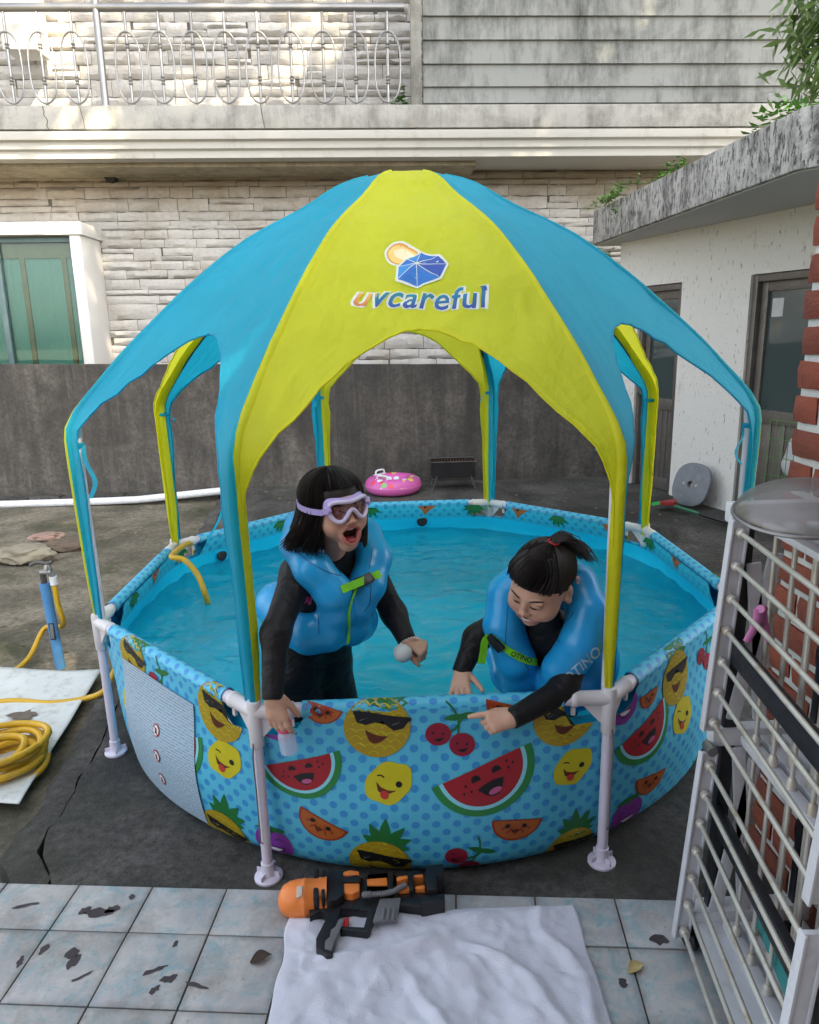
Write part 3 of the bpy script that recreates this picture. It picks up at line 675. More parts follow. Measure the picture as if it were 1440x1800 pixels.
# ------------------------------------------------------------------ printed fruit on the liner
def pmat(name, col): return simple(name, col, .45, var=.06, vs=20)
PC = {k: pmat('print_'+k, c) for k, c in dict(gold=(.40, .28, .012), lime=(.50, .46, .02), black=(.006, .006, .008), white=(.75, .78, .8), brown=(.10, .018, .006), green=(.012, .16, .035), red=(.34, .012, .022), cyan=(.25, .68, .80), dgreen=(.02, .22, .05), pink=(.50, .10, .26), yellow=(.56, .50, .01), tongue=(.50, .04, .03), orange=(.42, .11, .02), dorange=(.30, .035, .01), purple=(.22, .035, .33), dpurple=(.10, .01, .17), cherry=(.26, .008, .03), label=(.66, .66, .70), ink=(.14, .15, .30)).items()}
def circ(x, y, rx, ry=None, n=20, a0=0, a1=2*PI, rot=0):
    ry = ry or rx; full = abs(a1-a0-2*PI) < 1e-6; k = n if full else n+1; cr, sr = math.cos(rot), math.sin(rot)
    o = []
    for i in range(k):
        t = a0+(a1-a0)*i/n; px, py = rx*math.cos(t), ry*math.sin(t); o.append((x+px*cr-py*sr, y+px*sr+py*cr))
    return o
def cres(x, y, w, up, dn, n=10, rot=0):      # crescent mouth
    p = [(-w+2*w*i/n, -up*(1-(2*i/n-1)**2)) for i in range(n+1)]+[(w-2*w*i/n, -dn*(1-(2*i/n-1)**2)) for i in range(1, n)]
    c_, s_ = math.cos(rot), math.sin(rot); return [(x+a*c_-b*s_, y+a*s_+b*c_) for a, b in p]
def arcstrip(x, y, r, w, a0, a1, n=6):
    return [(x+(r+w)*math.cos(a0+(a1-a0)*i/n), y+(r+w)*math.sin(a0+(a1-a0)*i/n)) for i in range(n+1)]+[(x+r*math.cos(a1-(a1-a0)*i/n), y+r*math.sin(a1-(a1-a0)*i/n)) for i in range(n+1)]
def leafb(x, y, L, w, a):
    p = [(0, -w*.4), (L*.35, -w*.5), (L*.7, -w*.32), (L, 0), (L*.7, w*.32), (L*.35, w*.5), (0, w*.4)]; c_, s_ = math.cos(a), math.sin(a)
    return [(x+u*c_-v*s_, y+u*s_+v*c_) for u, v in p]
# every fruit: list of (colour, level, polygon) in units of its own half width
def f_pine(leaves=True):
    L = []
    if leaves:
        for a, l in ((95, 1.15), (60, 1.05), (125, 1.0), (30, .95), (155, .8), (5, .8)): L.append(('green', 1, leafb(.05, .78, l, .42, math.radians(a))))
    L.append(('gold', 2, circ(0, 0, 1, .98, 30)))
    for j in range(-4, 5):
        for i in range(-4, 5):
            x, y = i*.30+(.15 if j % 2 else 0), j*.22
            if x*x+y*y < .80: L.append(('lime', 3, arcstrip(x, y-.06, .145, .028, .25, PI-.25, 5)))
    L.append(('black', 4, [(-.78, .47), (-.72, .34), (-.62, .10), (-.35, .04), (-.08, .16), (.02, .33), (.16, .33), (.22, .12), (.5, -.06), (.78, .04), (.9, .26), (1.0, .33), (.96, .42), (.4, .42), (.1, .44), (-.3, .48)]))
    for x in (-.5, .48): L.append(('white', 5, [(x-.06, .16+(-.05 if x > 0 else 0)), (x+.20, .30+(-.05 if x > 0 else 0)), (x, .20+(-.05 if x > 0 else 0))]))
    L.append(('brown', 4, cres(0, -.18, .36, .08, .36, rot=-.2)))
    return L
def f_melon():
    h = lambda r, n=24: circ(0, 0, r, None, n, PI, 2*PI)
    L = [('dgreen', 1, h(1)), ('cyan', 2, h(.86)), ('red', 3, h(.78))]
    for x in (-.2, .22): L.append(('black', 4, circ(x, -.20, .09, .09, 12, -.3, PI+.3)))
    L.append(('black', 4, cres(.02, -.38, .27, -.04, .26))); L.append(('pink', 5, circ(.04, -.545, .13, .06, 12)))
    for x, y in ((-.42, -.22), (-.5, -.34), (-.36, -.36), (.46, -.12), (.55, -.2), (.44, -.26)): L.append(('black', 4, circ(x, y, .022, .03, 8)))
    return L
def f_lemon():
    o = []
    for i in range(32):
        t = 2*PI*i/32; r = .86+.10*math.cos(4*t)*-1*(-.6)+(.28*max(0, math.cos(t-PI*.22))**14)+(.22*max(0, math.cos(t+PI*.80))**14); o.append((r*math.cos(t), r*math.sin(t)*.98))
    L = [('yellow', 1, o), ('black', 2, circ(.42, -.02, .13)), ('black', 2, arcstrip(-.35, .12, .2, .055, .6, 2.0, 5)), ('brown', 2, [(-.48, .08), (-.3, -.15), (0, -.27), (.32, -.28), (.05, -.40), (-.22, -.46), (-.42, -.3)]), ('tongue', 3, circ(-.16, -.46, .17, .19, 12, rot=.5))]
    return L
def f_orange():
    h = lambda r, y=0: circ(0, y, r, None, 20, PI, 2*PI)
    L = [('dorange', 1, h(1)), ('orange', 2, [(x*.90, -.05+y*.86) for x, y in h(1)])]
    for a in (-2.6, -2.1, -1.57, -1.04, -.54): L.append(('dorange', 3, [(.12*math.cos(a), -.1+.1*math.sin(a)), (.66*math.cos(a)-.05*math.sin(a), -.1+.6*math.sin(a)+.05*math.cos(a)), (.66*math.cos(a)+.05*math.sin(a), -.1+.6*math.sin(a)-.05*math.cos(a))]))
    for x in (-.36, .3): L.append(('black', 4, circ(x, -.27, .10)))
    L.append(('brown', 4, cres(-.02, -.42, .2, .02, .2))); return L
def f_plum():
    L = [('purple', 1, circ(0, -.08, .92, .92, 26)), ('green', 2, [(0, .92), (.34, .86), (.72, .80), (.5, .62), (.22, .66), (0, .52), (-.22, .66), (-.5, .62), (-.76, .74), (-.36, .88)])]
    L += [('dpurple', 2, arcstrip(.30, .06, .17, .045, .4, PI-.4)), ('dpurple', 2, arcstrip(-.34, -.02, .17, .045, .4, PI-.4)), ('dpurple', 2, cres(.02, -.26, .48, -.04, .44)), ('white', 3, cres(.02, -.31, .40, -.02, .22))]; return L
def f_cherry():
    L = [('green', 1, arcstrip(-.9, .2, 1.0, .06, -.5, .75, 8)), ('green', 1, [(-.25, -.12), (-.2, -.17), (.1, .0), (.28, .28), (.22, .30), (.04, .06)]), ('green', 1, leafb(.22, .34, .55, .22, 0.05)), ('green', 1, leafb(.22, .34, -.55, .22, -.05))]
    for x, y in ((-.55, -.10), (.12, -.56)):
        L += [('cherry', 2, [(x+a, y+b) for a, b in circ(0, 0, .40, .37, 22, rot=-.2)]), ('black', 3, circ(x-.15, y+.07, .04)), ('black', 3, circ(x+.15, y-.01, .04)), ('black', 3, cres(x, y-.12, .17, .02, .12))]
    return L
FR = dict(pineapple=f_pine, watermelon=f_melon, lemon=f_lemon, orange_slice=f_orange, plum=f_plum, cherry=f_cherry)
def wall_hit(px, py):
    d = ray(px, py); lo = None
    for i in range(600):
        t = .8+i*.006; p = CP+d*t
        if math.hypot(p[0], p[1]) < wall_r(math.atan2(p[1], p[0]), max(ZB, min(ZT, p[2]))) and p[2] < ZT+.03: return math.atan2(p[1], p[0]), p[2]
    return None
def emit(layers, name, th, z, s, rot, parent, smap, zlo=.02, zhi=PH_+.035, mats=PC, base=.0012, stepu=.03):
    used = []; bm = bmesh.new(); c_, s_ = math.cos(rot), math.sin(rot)
    for colr, lev, poly in layers:
        if colr not in used: used.append(colr)
        pts = [(s*(a*c_-b*s_), z+s*(a*s_+b*c_)) for a, b in poly]
        vs = [bm.verts.new((a, b, lev)) for a, b in pts]
        try: f = bm.faces.new(vs); f.material_index = used.index(colr)
        except ValueError: pass
    bmesh.ops.triangulate(bm, faces=bm.faces[:])
    for k in range(-8, 9):
        if abs(k*stepu) < s*1.4: bmesh.ops.bisect_plane(bm, geom=bm.verts[:]+bm.edges[:]+bm.faces[:], plane_co=(k*stepu, 0, 0), plane_no=(1, 0, 0))
    for k in range(1, 13): 
        if abs(k*.042-z) < s*1.8: bmesh.ops.bisect_plane(bm, geom=bm.verts[:]+bm.edges[:]+bm.faces[:], plane_co=(0, k*.042, 0), plane_no=(0, 1, 0))
    bmesh.ops.bisect_plane(bm, geom=bm.verts[:]+bm.edges[:]+bm.faces[:], plane_co=(0, zhi, 0), plane_no=(0, 1, 0), clear_outer=True)
    bmesh.ops.bisect_plane(bm, geom=bm.verts[:]+bm.edges[:]+bm.faces[:], plane_co=(0, zlo, 0), plane_no=(0, -1, 0), clear_outer=True)
    for v in bm.verts: v.co = smap(th, v.co.x, v.co.y, base+.0006*v.co.z)
    bmesh.ops.recalc_face_normals(bm, faces=bm.faces[:])
    me = bpy.data.meshes.new(name); bm.to_mesh(me); bm.free()
    for u in used: me.materials.append(mats[u])
    me.polygons.foreach_set('use_smooth', [True]*len(me.polygons))
    return put(bpy.data.objects.new(name, me), parent, M())
def wmap(th, u, z, off):
    t = th+u/1.165; nz = notch(t)
    return wall_p(t, min(z, nz) if nz < PH_-.002 else z, off)
FRUIT = [  # kind, centre in the photograph, half width in metres, turn in degrees
 ('pineapple', 664, 1276, .087, -8), ('watermelon', 524, 1334, .118, 17), ('lemon', 683, 1376, .066, 0), ('orange_slice', 570, 1440, .072, -28), ('plum', 482, 1479, .066, 0),
 ('pineapple', 668, 1516, .086, -10), ('cherry', 800, 1278, .086, 8), ('watermelon', 845, 1343, .143, 22), ('cherry', 830, 1505, .080, -20), ('orange_slice', 910, 1440, .072, -8),
 ('lemon', 1006, 1347, .062, 6), ('pineapple', 992, 1264, .082, 2), ('pineapple', 997, 1486, .080, 0), ('plum', 487, 1268, .058, 5), ('orange_slice', 570, 1240, .05, -20), ('orange_slice', 888, 1236, .05, -15),
 ('pineapple', 383, 1253, .090, -10), ('lemon', 395, 1334, .067, 0), ('pineapple', 398, 1462, .086, -15), ('cherry', 284, 1196, .085, 10), ('pineapple', 235, 1157, .082, -15), ('watermelon', 312, 1290, .13, 15), ('orange_slice', 325, 1388, .072, -25), ('plum', 478, 1470, .05, 0),
 ('lemon', 228, 1235, .066, 0), ('watermelon', 1132, 1268, .13, 20), ('pineapple', 1186, 1190, .085, 4), ('lemon', 1198, 1257, .062, 0), ('orange_slice', 1145, 1360, .07, -6), ('plum', 1102, 1428, .068, 6), ('pineapple', 1203, 1378, .078, 0), ('cherry', 1240, 1142, .075, 0), ('plum', 1098, 1240, .058, 0), ('watermelon', 1252, 1190, .12, 20), ('orange_slice', 1140, 1215, .05, 0)]
for kind, px, py, s, rot in FRUIT:
    if (kind, px) == ('plum', 478): continue
    h = wall_hit(px, py)
    if h: emit(FR[kind](), kind+'_print', h[0], h[1], s, math.radians(rot), liner, wmap)
for k in range(2, 8):      # the rest of the way round, out of sight from here
    for j, (kind, z, du) in enumerate((('pineapple', .42, -.3), ('watermelon', .30, -.05), ('lemon', .24, .24), ('plum', .11, -.3), ('pineapple', .08, .06), ('cherry', .43, .1), ('orange_slice', .14, .3))):
        if k < 7: emit(FR[kind](), kind+'_print', CORN[k]+PI/8, z, .082 if kind != 'watermelon' else .13, .1*(j-3), liner, lambda th, u, zz, off, du=du: wall_p(th+(u+du)/1.165, zz, off))
# green crowns and fruit tops that fold over the rim to the inside
def imap(th, u, z, off):
    z = min(z, PH_-.001); return wall_p(th+u/1.1, z, ioff(z)-.0005-off)
for th, kind in ((101, 'pine'), (84, 'or'), (71, 'pine'), (57, 'or'), (45, 'pine'), (29, 'or'), (16, 'pine'), (118, 'or'), (128, 'pine'), (160, 'pine'), (0, 'or'), (176, 'or'), (190, 'pine')):
    if kind == 'pine': lay_ = [('green', 1, leafb(0, .0, .9, .34, math.radians(a))) for a in (-90, -60, -120, -30, -150)]
    else: lay_ = [('orange', 1, [(-.8, .1), (.9, .1), (.5, -.3), (.3, -.75), (-.1, -.35)]), ('black', 2, circ(.25, -.1, .1))]
    emit(lay_, 'fruit_print', math.radians(th), .512, .075, 0, liner, imap, zlo=.38, zhi=.512)
# warning label on the left panel
def lab(px, py): return wall_hit(px, py)
a_, b_, c_ = lab(222, 1190), lab(343, 1250), lab(343, 1430)
lm2 = Mat('printed_warning', (.62, .64, .70), .45); u = lm2.n.new('ShaderNodeUVMap').outputs[0]; x, y, _ = lm2.xyz(u)
ln = lm2.math('FRACT', lm2.math('MULTIPLY', y, 105)); wd = lm2.noise(lm2.coord('UV', (330, 105, 1)), 1, 2)
t = lm2.math('MULTIPLY', lm2.math('GREATER_THAN', ln, .45), lm2.math('GREATER_THAN', wd, .47))
c = lm2.mix(lm2.noise(lm2.coord('UV', (9, 7, 1)), 1, 3), (.34, .54, .66), (.46, .56, .66))
c = lm2.mix(lm2.math('MULTIPLY', t, .60), c, (.10, .12, .22)); lm2.color(c)
mb = MB(); th0, th1 = a_[0], b_[0]
mb.grid(lambda u, v: wall_p(th0+(th1-th0)*u, .045+(.455-.045-.01*u)*v, .0052), 20, 14); lo = mb.build('warning_label', lm2.mat, liner); fixuv(lo)
RED = pmat('print_sign_red', (.5, .03, .05)); 
for zz in (.30, .215, .13):
    lay_ = [('red', 10, circ(0, 0, 1)), ('white', 11, circ(0, 0, .80)), ('black', 12, circ(.05, .15, .22)), ('black', 12, [(-.25, -.5), (.35, -.5), (.3, 0), (-.2, 0)]), ('red', 13, [(-.7, .6), (-.6, .7), (.7, -.6), (.6, -.7)])]
    emit(lay_, 'sign_print', th0+(th1-th0)*.56, zz, .020, 0, liner, wmap)
# ------------------------------------------------------------------ canopy
cano = thing('sun_canopy', 'yellow and turquoise fabric dome canopy standing on the pool legs', 'canopy', (0, 0, .5))
PRF = [(0, 2.022), (.13, 2.008), (.26, 1.965), (.39, 1.885), (.60, 1.772), (.78, 1.640), (.90, 1.535), (1.03, 1.415), (1.12, 1.318), (1.185, 1.245), (1.222, 1.185), (1.228, 1.12), (1.226, .95), (1.222, .75), (1.218, .48)]
_cum = [0.]
for (a, b), (c, d) in zip(PRF, PRF[1:]): _cum.append(_cum[-1]+math.hypot(c-a, d-b))
S_EL = _cum[10]                       # length to the elbow
def prf(t):                           # t = 1 at the elbow
    s = t*S_EL
    for i in range(len(PRF)-1):
        if s <= _cum[i+1] or i == len(PRF)-2:
            f = (s-_cum[i])/(_cum[i+1]-_cum[i]); g = lambda j, k: PRF[max(0, min(len(PRF)-1, j))][k]
            out = []
            for k in (0, 1):
                p0, p1, p2, p3 = g(i-1, k), g(i, k), g(i+1, k), g(i+2, k)
                out.append(.5*(2*p1+(p2-p0)*f+(2*p0-5*p1+4*p2-p3)*f*f+(3*p1-p0-3*p2+p3)*f**3))
            return out
def pole(k, t): r, z = prf(t); a = CORN[k % 8]; return V((r*math.cos(a), r*math.sin(a), z))
TM, TE = .735, 1.0+(_cum[14]-S_EL)/S_EL*.985
WT = [(TM, .5), (.742, .44), (.755, .385), (.78, .325), (.82, .255), (.87, .19), (.93, .135), (1.0, .066), (1.06, .040), (1.2, .028), (1.4, .022), (1.62, .014), (2.2, .006)]
WF = {0: .5, 7: 1.75, 6: 1.45, 1: .7, 2: 1.5, 3: 1.6, 4: 1.6, 5: 1.6}
def wid(t, k=None):
    if k is not None and t > 1: return wid(t)*(1+(WF.get(k, 1)-1)*sstep(1, 1.12, t))
    if t <= TM: return .5
    for (a, b), (c, d) in zip(WT, WT[1:]):
        if t <= c: return b+(d-b)*(t-a)/(c-a)
    return WT[-1][1]
WR = {}
def panel(k, s, t, off=0.):
    a, b = pole(k, t), pole(k+1, t); p = a+(b-a)*s
    mid = 4*s*(1-s); out = V((p.x, p.y, 0)); L = out.length
    if L > 1e-4: out /= L
    nrm = (out*.72+V((0, 0, .70)))
    if t > 1: nrm = out
    sag = -.020*mid*min(1, t*1.3)
    e = min(1, 10*min(s, 1-s)+.15)
    q = (s-.5)*(b-a).length
    wr = .0075*mnoise.noise((q*4+k*7, t*9, k))+.0060*(1-abs(mnoise.noise((q*11+k, t*9+q*6, k*3)))*2)+.0034*(1-2*abs(mnoise.noise((q*26-t*12, t*24+q*9, k))))
    hem = .010*sstep(.86, 1., t/max(.74, 1.0) if t < TM else 1.)*0
    ridge = .007*(1-min(1, min(s, 1-s)*16))*sstep(.08, .4, t)
    return p+nrm*(sag+wr*e*min(1, t*4)+ridge+off)
def fabric(name, col, dark, tr_):
    m = Mat(name, col, .5, spec=.45); co = m.coord('World')
    c = m.mix(m.ramp(m.noise(co, 5, 6), [(.35, (0, 0, 0)), (.7, (1, 1, 1))]), col, mul(col, .88)); m.color(c)
    w1 = m.noise(m.coord('World', (1, 1, .6), (.5, .3, .4)), 9, 5, .6, .5)
    m.bump(m.ramp(w1, [(.40, (0, 0, 0)), (.5, (1, 1, 1)), (.60, (0, 0, 0))]), .30, .007); m.bump(m.noise(co, 700, 2), .08, .001)
    t = m.n.new('ShaderNodeBsdfTranslucent'); t.inputs[0].default_value = (*dark, 1); mx = m.n.new('ShaderNodeMixShader'); mx.inputs[0].default_value = tr_
    m.l.new(m.b.outputs[0], mx.inputs[1]); m.l.new(t.outputs[0], mx.inputs[2]); m.l.new(mx.outputs[0], m.out.inputs[0]); return m.mat
YEL = fabric('yellow_polyester', (.82, .81, .02), (.95, .91, .06), .46)
BLU = fabric('turquoise_polyester', (.008, .44, .64), (.03, .60, .84), .46)
POLE = simple('canopy_pole_white', (.70, .68, .76), .35, var=.04)
BPOLE = simple('canopy_pole_black', (.02, .02, .022), .45)
for k in range(8):
    mb = MB(); nt1, ns = 44, 26
    for side in (0, 1):
        def fn(u, v, side=side):
            t = .004+TM*v if False else (.006+(TE-.006)*v)
            s = wid(t)*u
            return panel(k, s if side == 0 else 1-s, t)
        nr = 80 if k == 0 else 40; rows = [TM*i/nr for i in range(nr+1)]+[.738, .742, .748, .755, .765, .78, .80, .82, .845, .87, .90, .93, .96, 1., 1.03, 1.06, 1.1, 1.15, 1.2, 1.27, 1.34, 1.42, 1.5, 1.58]
        rows = [max(.004, r) for r in rows if r <= TE]
        vs, fs = [], []; n = 44 if k == 0 else 20
        for t in rows:
            for i in range(n+1):
                s = wid(t, k)*i/n; vs.append(panel(k, s if side == 0 else 1-s, t))
        for j in range(len(rows)-1):
            for i in range(n): fs.append((j*(n+1)+i, j*(n+1)+i+1, (j+1)*(n+1)+i+1, (j+1)*(n+1)+i))
        mb.add(vs, fs)
        # hem tape along the cut edge
        hem = [panel(k, (wid(t, k) if side == 0 else 1-wid(t, k)), t, -.002) for t in rows if t >= TM]
        mb.tube(hem, .0035, 5)
    bm = bmesh.new(); me = mb.mesh('panel', [YEL if k % 2 == 0 else BLU], 0); bm.from_mesh(me); bmesh.ops.remove_doubles(bm, verts=bm.verts, dist=2e-4); bm.to_mesh(me); bm.free()
    me.polygons.foreach_set('use_smooth', [True]*len(me.polygons))
    put(bpy.data.objects.new('panel', me), cano, M())
for k in range(8):
    pts = [pole(k, t)*1. for t in [i/24*1.0 for i in range(1, 25)]]; pin = [V((p.x*.988, p.y*.988, p.z-.016)) for p in pts]
    MB().tube(pin, .0085, 8).build('rib', BPOLE, cano)
    r0 = cpt(k, PH_+.01, 1.214 if k in (3, 4, 5, 6) else 1.205); MB().tube([r0, V((r0.x*1., r0.y, 1.11)), V((r0.x*.995, r0.y*.995, 1.19)), V((r0.x*.975, r0.y*.975, 1.245))], .0125, 12).build('pole', POLE, cano)
    # ties of turquoise tape at the elbow
    a = pole(k, .985 if k == 1 else 1.02); tg = V((-math.sin(CORN[k]), math.cos(CORN[k]), 0)); o_ = V((math.cos(CORN[k]), math.sin(CORN[k]), 0))
    rr = random.Random(k); sgn = {0: -1, 1: -1, 2: -1, 3: 1, 4: 1, 5: 1, 6: -1, 7: 1}[k]
    # a band of tape knotted round the pole, one end hanging
    mb = MB(); c_ = V((a.x*.985, a.y*.985, a.z-.03))
    ringp = [c_+tg*math.cos(w_)*.021+o_*math.sin(w_)*.021 for w_ in [2*PI*i/14 for i in range(14)]]
    mb.tube(ringp, .008, 6, closed=True, sq=.35)
    L = {0: .17, 1: .05, 2: .12, 3: .12, 4: .05, 5: .06, 6: .04, 7: .16}[k]
    base = c_-o_*.02+tg*sgn*.015
    if k == 1: L = .012
    pts = spline([base, base+tg*sgn*L*.2-V((0, 0, L*.3)), base+tg*sgn*L*.45-o_*.02-V((0, 0, L*.7)), base+tg*sgn*L*.6-V((0, 0, L))], 5)
    for i in range(len(pts)-1):
        w_ = o_*.007 if k in (0, 7) else o_*.004+tg*.003
        mb.add([pts[i]-w_, pts[i]+w_, pts[i+1]+w_, pts[i+1]-w_], [(0, 1, 2, 3)])
    mb.build('tie', BLU, cano)
    # elastic cord from the sleeve down to its hook on the leg
    if k in (0, 1, 2):
        e = pole(k, TE); side = -1 if k != 1 else 1
        e = e+tg*0; q = cpt(k, .16, 1.243); MB().tube(spline([e, V((q.x, q.y, .40)), V((q.x, q.y, .28)), q], 5), .0022, 6).tube([q, q+V((0, 0, -.03)), q+V((0, 0, -.045))-o_*.012], .0018, 6).build('cord', STEEL, cano)
for k in range(8):
    tw = {7: .75, 6: .55, 0: .8, 1: .25, 2: -.35, 3: -.3}.get(k, 0)
    for side, mt in ((-1, YEL if (k-1) % 2 == 0 else BLU), (1, YEL if k % 2 == 0 else BLU)):
        mb = MB(); ts = [.10+.90*i/24 for i in range(25)]+[1+(TE-1)*i/16 for i in range(1, 17)]
        def sl(u, v):
            i = v*(len(ts)-1); i0 = min(int(i), len(ts)-2); t = ts[i0]+(ts[i0+1]-ts[i0])*(i-i0)
            p = pole(k, t); p2 = pole(k, min(TE, t+.01)); p1 = pole(k, max(0, t-.01)); tg_ = (p2-p1).normalized(); lat = V((-math.sin(CORN[k]), math.cos(CORN[k]), 0)); nn = lat.cross(tg_).normalized()
            if nn.dot(V((p.x, p.y, 1))) < 0: nn = -nn
            R_ = (.78 if k == 1 else 1)*(.006+.007*sstep(.05, .5, t)+.005*sstep(.8, 1.05, t))*(1-.45*sstep(1.3, TE, t)); w0 = tw*sstep(.9, 1.05, t); an = w0+side*(u*1.75)
            if side*w0 > 0 and False: pass
            a2 = w0+(side*(3.1 if k in (3, 4, 5, 6) else 1.9)-w0)*u
            return p-nn*R_*.55+nn*R_*1.5*math.cos(a2)+lat*R_*math.sin(a2)*(1.15 if k not in (3, 4, 5, 6) else 1.4)+lat*.002*mnoise.noise((t*14, k, side))
        mb.grid(sl, 8, len(ts)-1); mb.build('sleeve', mt, cano, smooth=180)
MB().lathe([(0, .02), (.05, .012), (.06, -.002), (.05, -.02), (0, -.02)], 20, M.Translation((0, 0, 1.995))).build('hub', BPOLE, cano)
# printed emblem on the front panel: sun, parasol and lettering
def pan_uv(px, py):         # which (s,t) of the front panel is seen at a pixel
    best = None; s, t = .5, .4
    for it in range(60):
        p = panel(0, s, t); 
        def res(s_, t_):
            d = np.array(panel(0, s_, t_))-CP; zz = d@_F; return np.array([720+CF*(d@_r)/zz-px, 900-CF*(d@_u)/zz-py])
        r = res(s, t); J = np.array([(res(s+1e-3, t)-r)/1e-3, (res(s, t+1e-3)-r)/1e-3]).T
        d_ = np.linalg.lstsq(J, -r, rcond=None)[0]; s += float(np.clip(d_[0], -.1, .1)); t += float(np.clip(d_[1], -.1, .1))
    return s, t
_A, _B, _C = pan_uv(735, 530), pan_uv(835, 530), pan_uv(735, 440)
# metres along the panel at the emblem
def emap(th, u, v, off):    # u to the right, v up the panel, metres from the lettering's middle
    s = _A[0]+(_B[0]-_A[0])*u/EU+(_C[0]-_A[0])*v/EV; t = _A[1]+(_B[1]-_A[1])*u/EU+(_C[1]-_A[1])*v/EV
    return panel(0, s, t, .0012+off)
pA, pB, pC = panel(0, *_A), panel(0, *_B), panel(0, *_C); EU, EV = (pB-pA).length, (pC-pA).length
PXM = EU/100
EM = {'white': simple('emblem_white', (.62, .68, .60), .6, var=.05)}
for nme, col in dict(o1=(.62, .30, .06), o2=(.80, .55, .16), o3=(.80, .72, .45), b1=(.015, .14, .46), b2=(.02, .22, .55), b3=(.02, .07, .34), teal=(.01, .20, .22)).items(): EM[nme] = simple('emblem_'+nme, col, .6, var=.05)
def e2(px, py): return ((px-735)*PXM, (530-py)*EV/90)
def eshape(layers, name):
    bm = bmesh.new(); used = []
    for colr, lev, poly in layers:
        if colr not in used: used.append(colr)
        f = bm.faces.new([bm.verts.new((*e2(*p), lev)) for p in poly]); f.material_index = used.index(colr)
    bmesh.ops.triangulate(bm, faces=bm.faces[:])
    for k in range(-14, 15): bmesh.ops.bisect_plane(bm, geom=bm.verts[:]+bm.edges[:]+bm.faces[:], plane_co=(k*.014, 0, 0), plane_no=(1, 0, 0))
    for k in range(-4, 24): bmesh.ops.bisect_plane(bm, geom=bm.verts[:]+bm.edges[:]+bm.faces[:], plane_co=(0, k*.014, 0), plane_no=(0, 1, 0))
    for v in bm.verts: v.co = emap(0, v.co.x, v.co.y, .0004*v.co.z)
    bmesh.ops.recalc_face_normals(bm, faces=bm.faces[:])
    me = bpy.data.meshes.new(name); bm.to_mesh(me); bm.free()
    for u in used: me.materials.append(EM[u])
    return put(bpy.data.objects.new(name, me), front, M())
front = [o for o in cano.children if o.name.startswith('panel')][0]
sunl = [('white', 0, circ(700, 450, 43, 24, 30, rot=.12)), ('o1', 1, circ(700, 450, 38, 20.5, 30, rot=.12)), ('o2', 2, circ(700, 451, 34, 17, 26, rot=.12)), ('o3', 3, circ(702, 449, 24, 10, 20, rot=.12))]
eshape(sunl, 'sun_emblem')
um = [(694, 474), (710, 459), (741, 449), (779, 453), (794, 472), (776, 494), (733, 506), (695, 497)]
cx_, cy_ = 741, 476; big = [(cx_+(x-cx_)*1.10, cy_+(y-cy_)*1.12) for x, y in um]; hub_ = (731, 468)
L = [('white', 4, big), ('b2', 5, um)]
for i in range(8):
    L.append((('b1', 'b2', 'b1', 'b3', 'b3', 'b1', 'b1', 'b2')[i], 6, [hub_, um[i], um[(i+1) % 8]]))
for x, y in um:
    dx, dy = x-hub_[0], y-hub_[1]; l_ = math.hypot(dx, dy); nx_, ny_ = -dy/l_*.7, dx/l_*.7
    L.append(('white', 7, [(hub_[0]+nx_, hub_[1]+ny_), (hub_[0]-nx_, hub_[1]-ny_), (x-nx_*.6, y-ny_*.6), (x+nx_*.6, y+ny_*.6)]))
eshape(L, 'parasol_emblem')
def textmesh(txt, size=1, shear=0, offset=0, extrude=0, space=1., bold=0):
    cu = bpy.data.curves.new('lettering', 'FONT'); cu.body = txt; cu.size = size; cu.shear = shear; cu.offset = offset+bold; cu.extrude = extrude
    cu.align_x = 'CENTER'; cu.space_character = space; cu.resolution_u = 3; cu.fill_mode = 'BOTH' if extrude else 'FRONT'; 
    o = bpy.data.objects.new('lettering', cu); COL.objects.link(o); bpy.context.view_layer.update()
    me = bpy.data.meshes.new_from_object(o.evaluated_get(bpy.context.evaluated_depsgraph_get())); bpy.data.objects.remove(o)
    return me
def maptext(me, fn, name, mat, parent, cuts=0, pos=None):
    bm = bmesh.new(); bm.from_mesh(me)
    if cuts:
        for k in range(-20, 21): bmesh.ops.bisect_plane(bm, geom=bm.verts[:]+bm.edges[:]+bm.faces[:], plane_co=(k*cuts, 0, 0), plane_no=(1, 0, 0))
        for k in range(-4, 14): bmesh.ops.bisect_plane(bm, geom=bm.verts[:]+bm.edges[:]+bm.faces[:], plane_co=(0, k*cuts*.8, 0), plane_no=(0, 1, 0))
    cl = bm.verts.layers.float_color.new('Col')
    for v in bm.verts:
        x, y = v.co.x, v.co.y
        if pos: v[cl] = pos(x, y)
        v.co = fn(x, y, v.co.z)
    me2 = bpy.data.meshes.new(name); bm.to_mesh(me2); bm.free(); me2.materials.append(mat)
    return put(bpy.data.objects.new(name, me2), parent, M())
tm_ = Mat('emblem_lettering', (.1, .1, .3), .6); tm_.color(tm_.attr('Col'))
def tcol(x, y):
    w = max(0, min(1, y/.5))
    if x < -1.28: a, b_ = (.55, .17, .05), (.72, .42, .08)
    else:
        k = max(0, min(1, (x+1.28)/3.4)); a, b_ = (.015, .06, .30), (.01+.0*k, .26-.10*k, .22+.12*k)
    return (*[a[i]*(1-w)+b_[i]*w for i in range(3)], 1)
SZ = 248/4.35*PXM*1.02
for nm, off, lev, mt in (('lettering_outline', .05, .0, EM['white']), ('lettering', .012, .0007, tm_.mat)):
    me = textmesh('uvcareful', 1., .25, off, 0, 1.06)
    w_ = max(v.co.x for v in me.vertices)-min(v.co.x for v in me.vertices); fx = (238 if lev else 250)*PXM/w_
    fy = 46*EV/90
    maptext(me, lambda x, y, z: emap(0, x*fx, (y+.02)*fy*.95-.010*EV/.09*.0+e2(735, 539)[1], .0014*0+lev), nm, mt, front, .12, tcol)
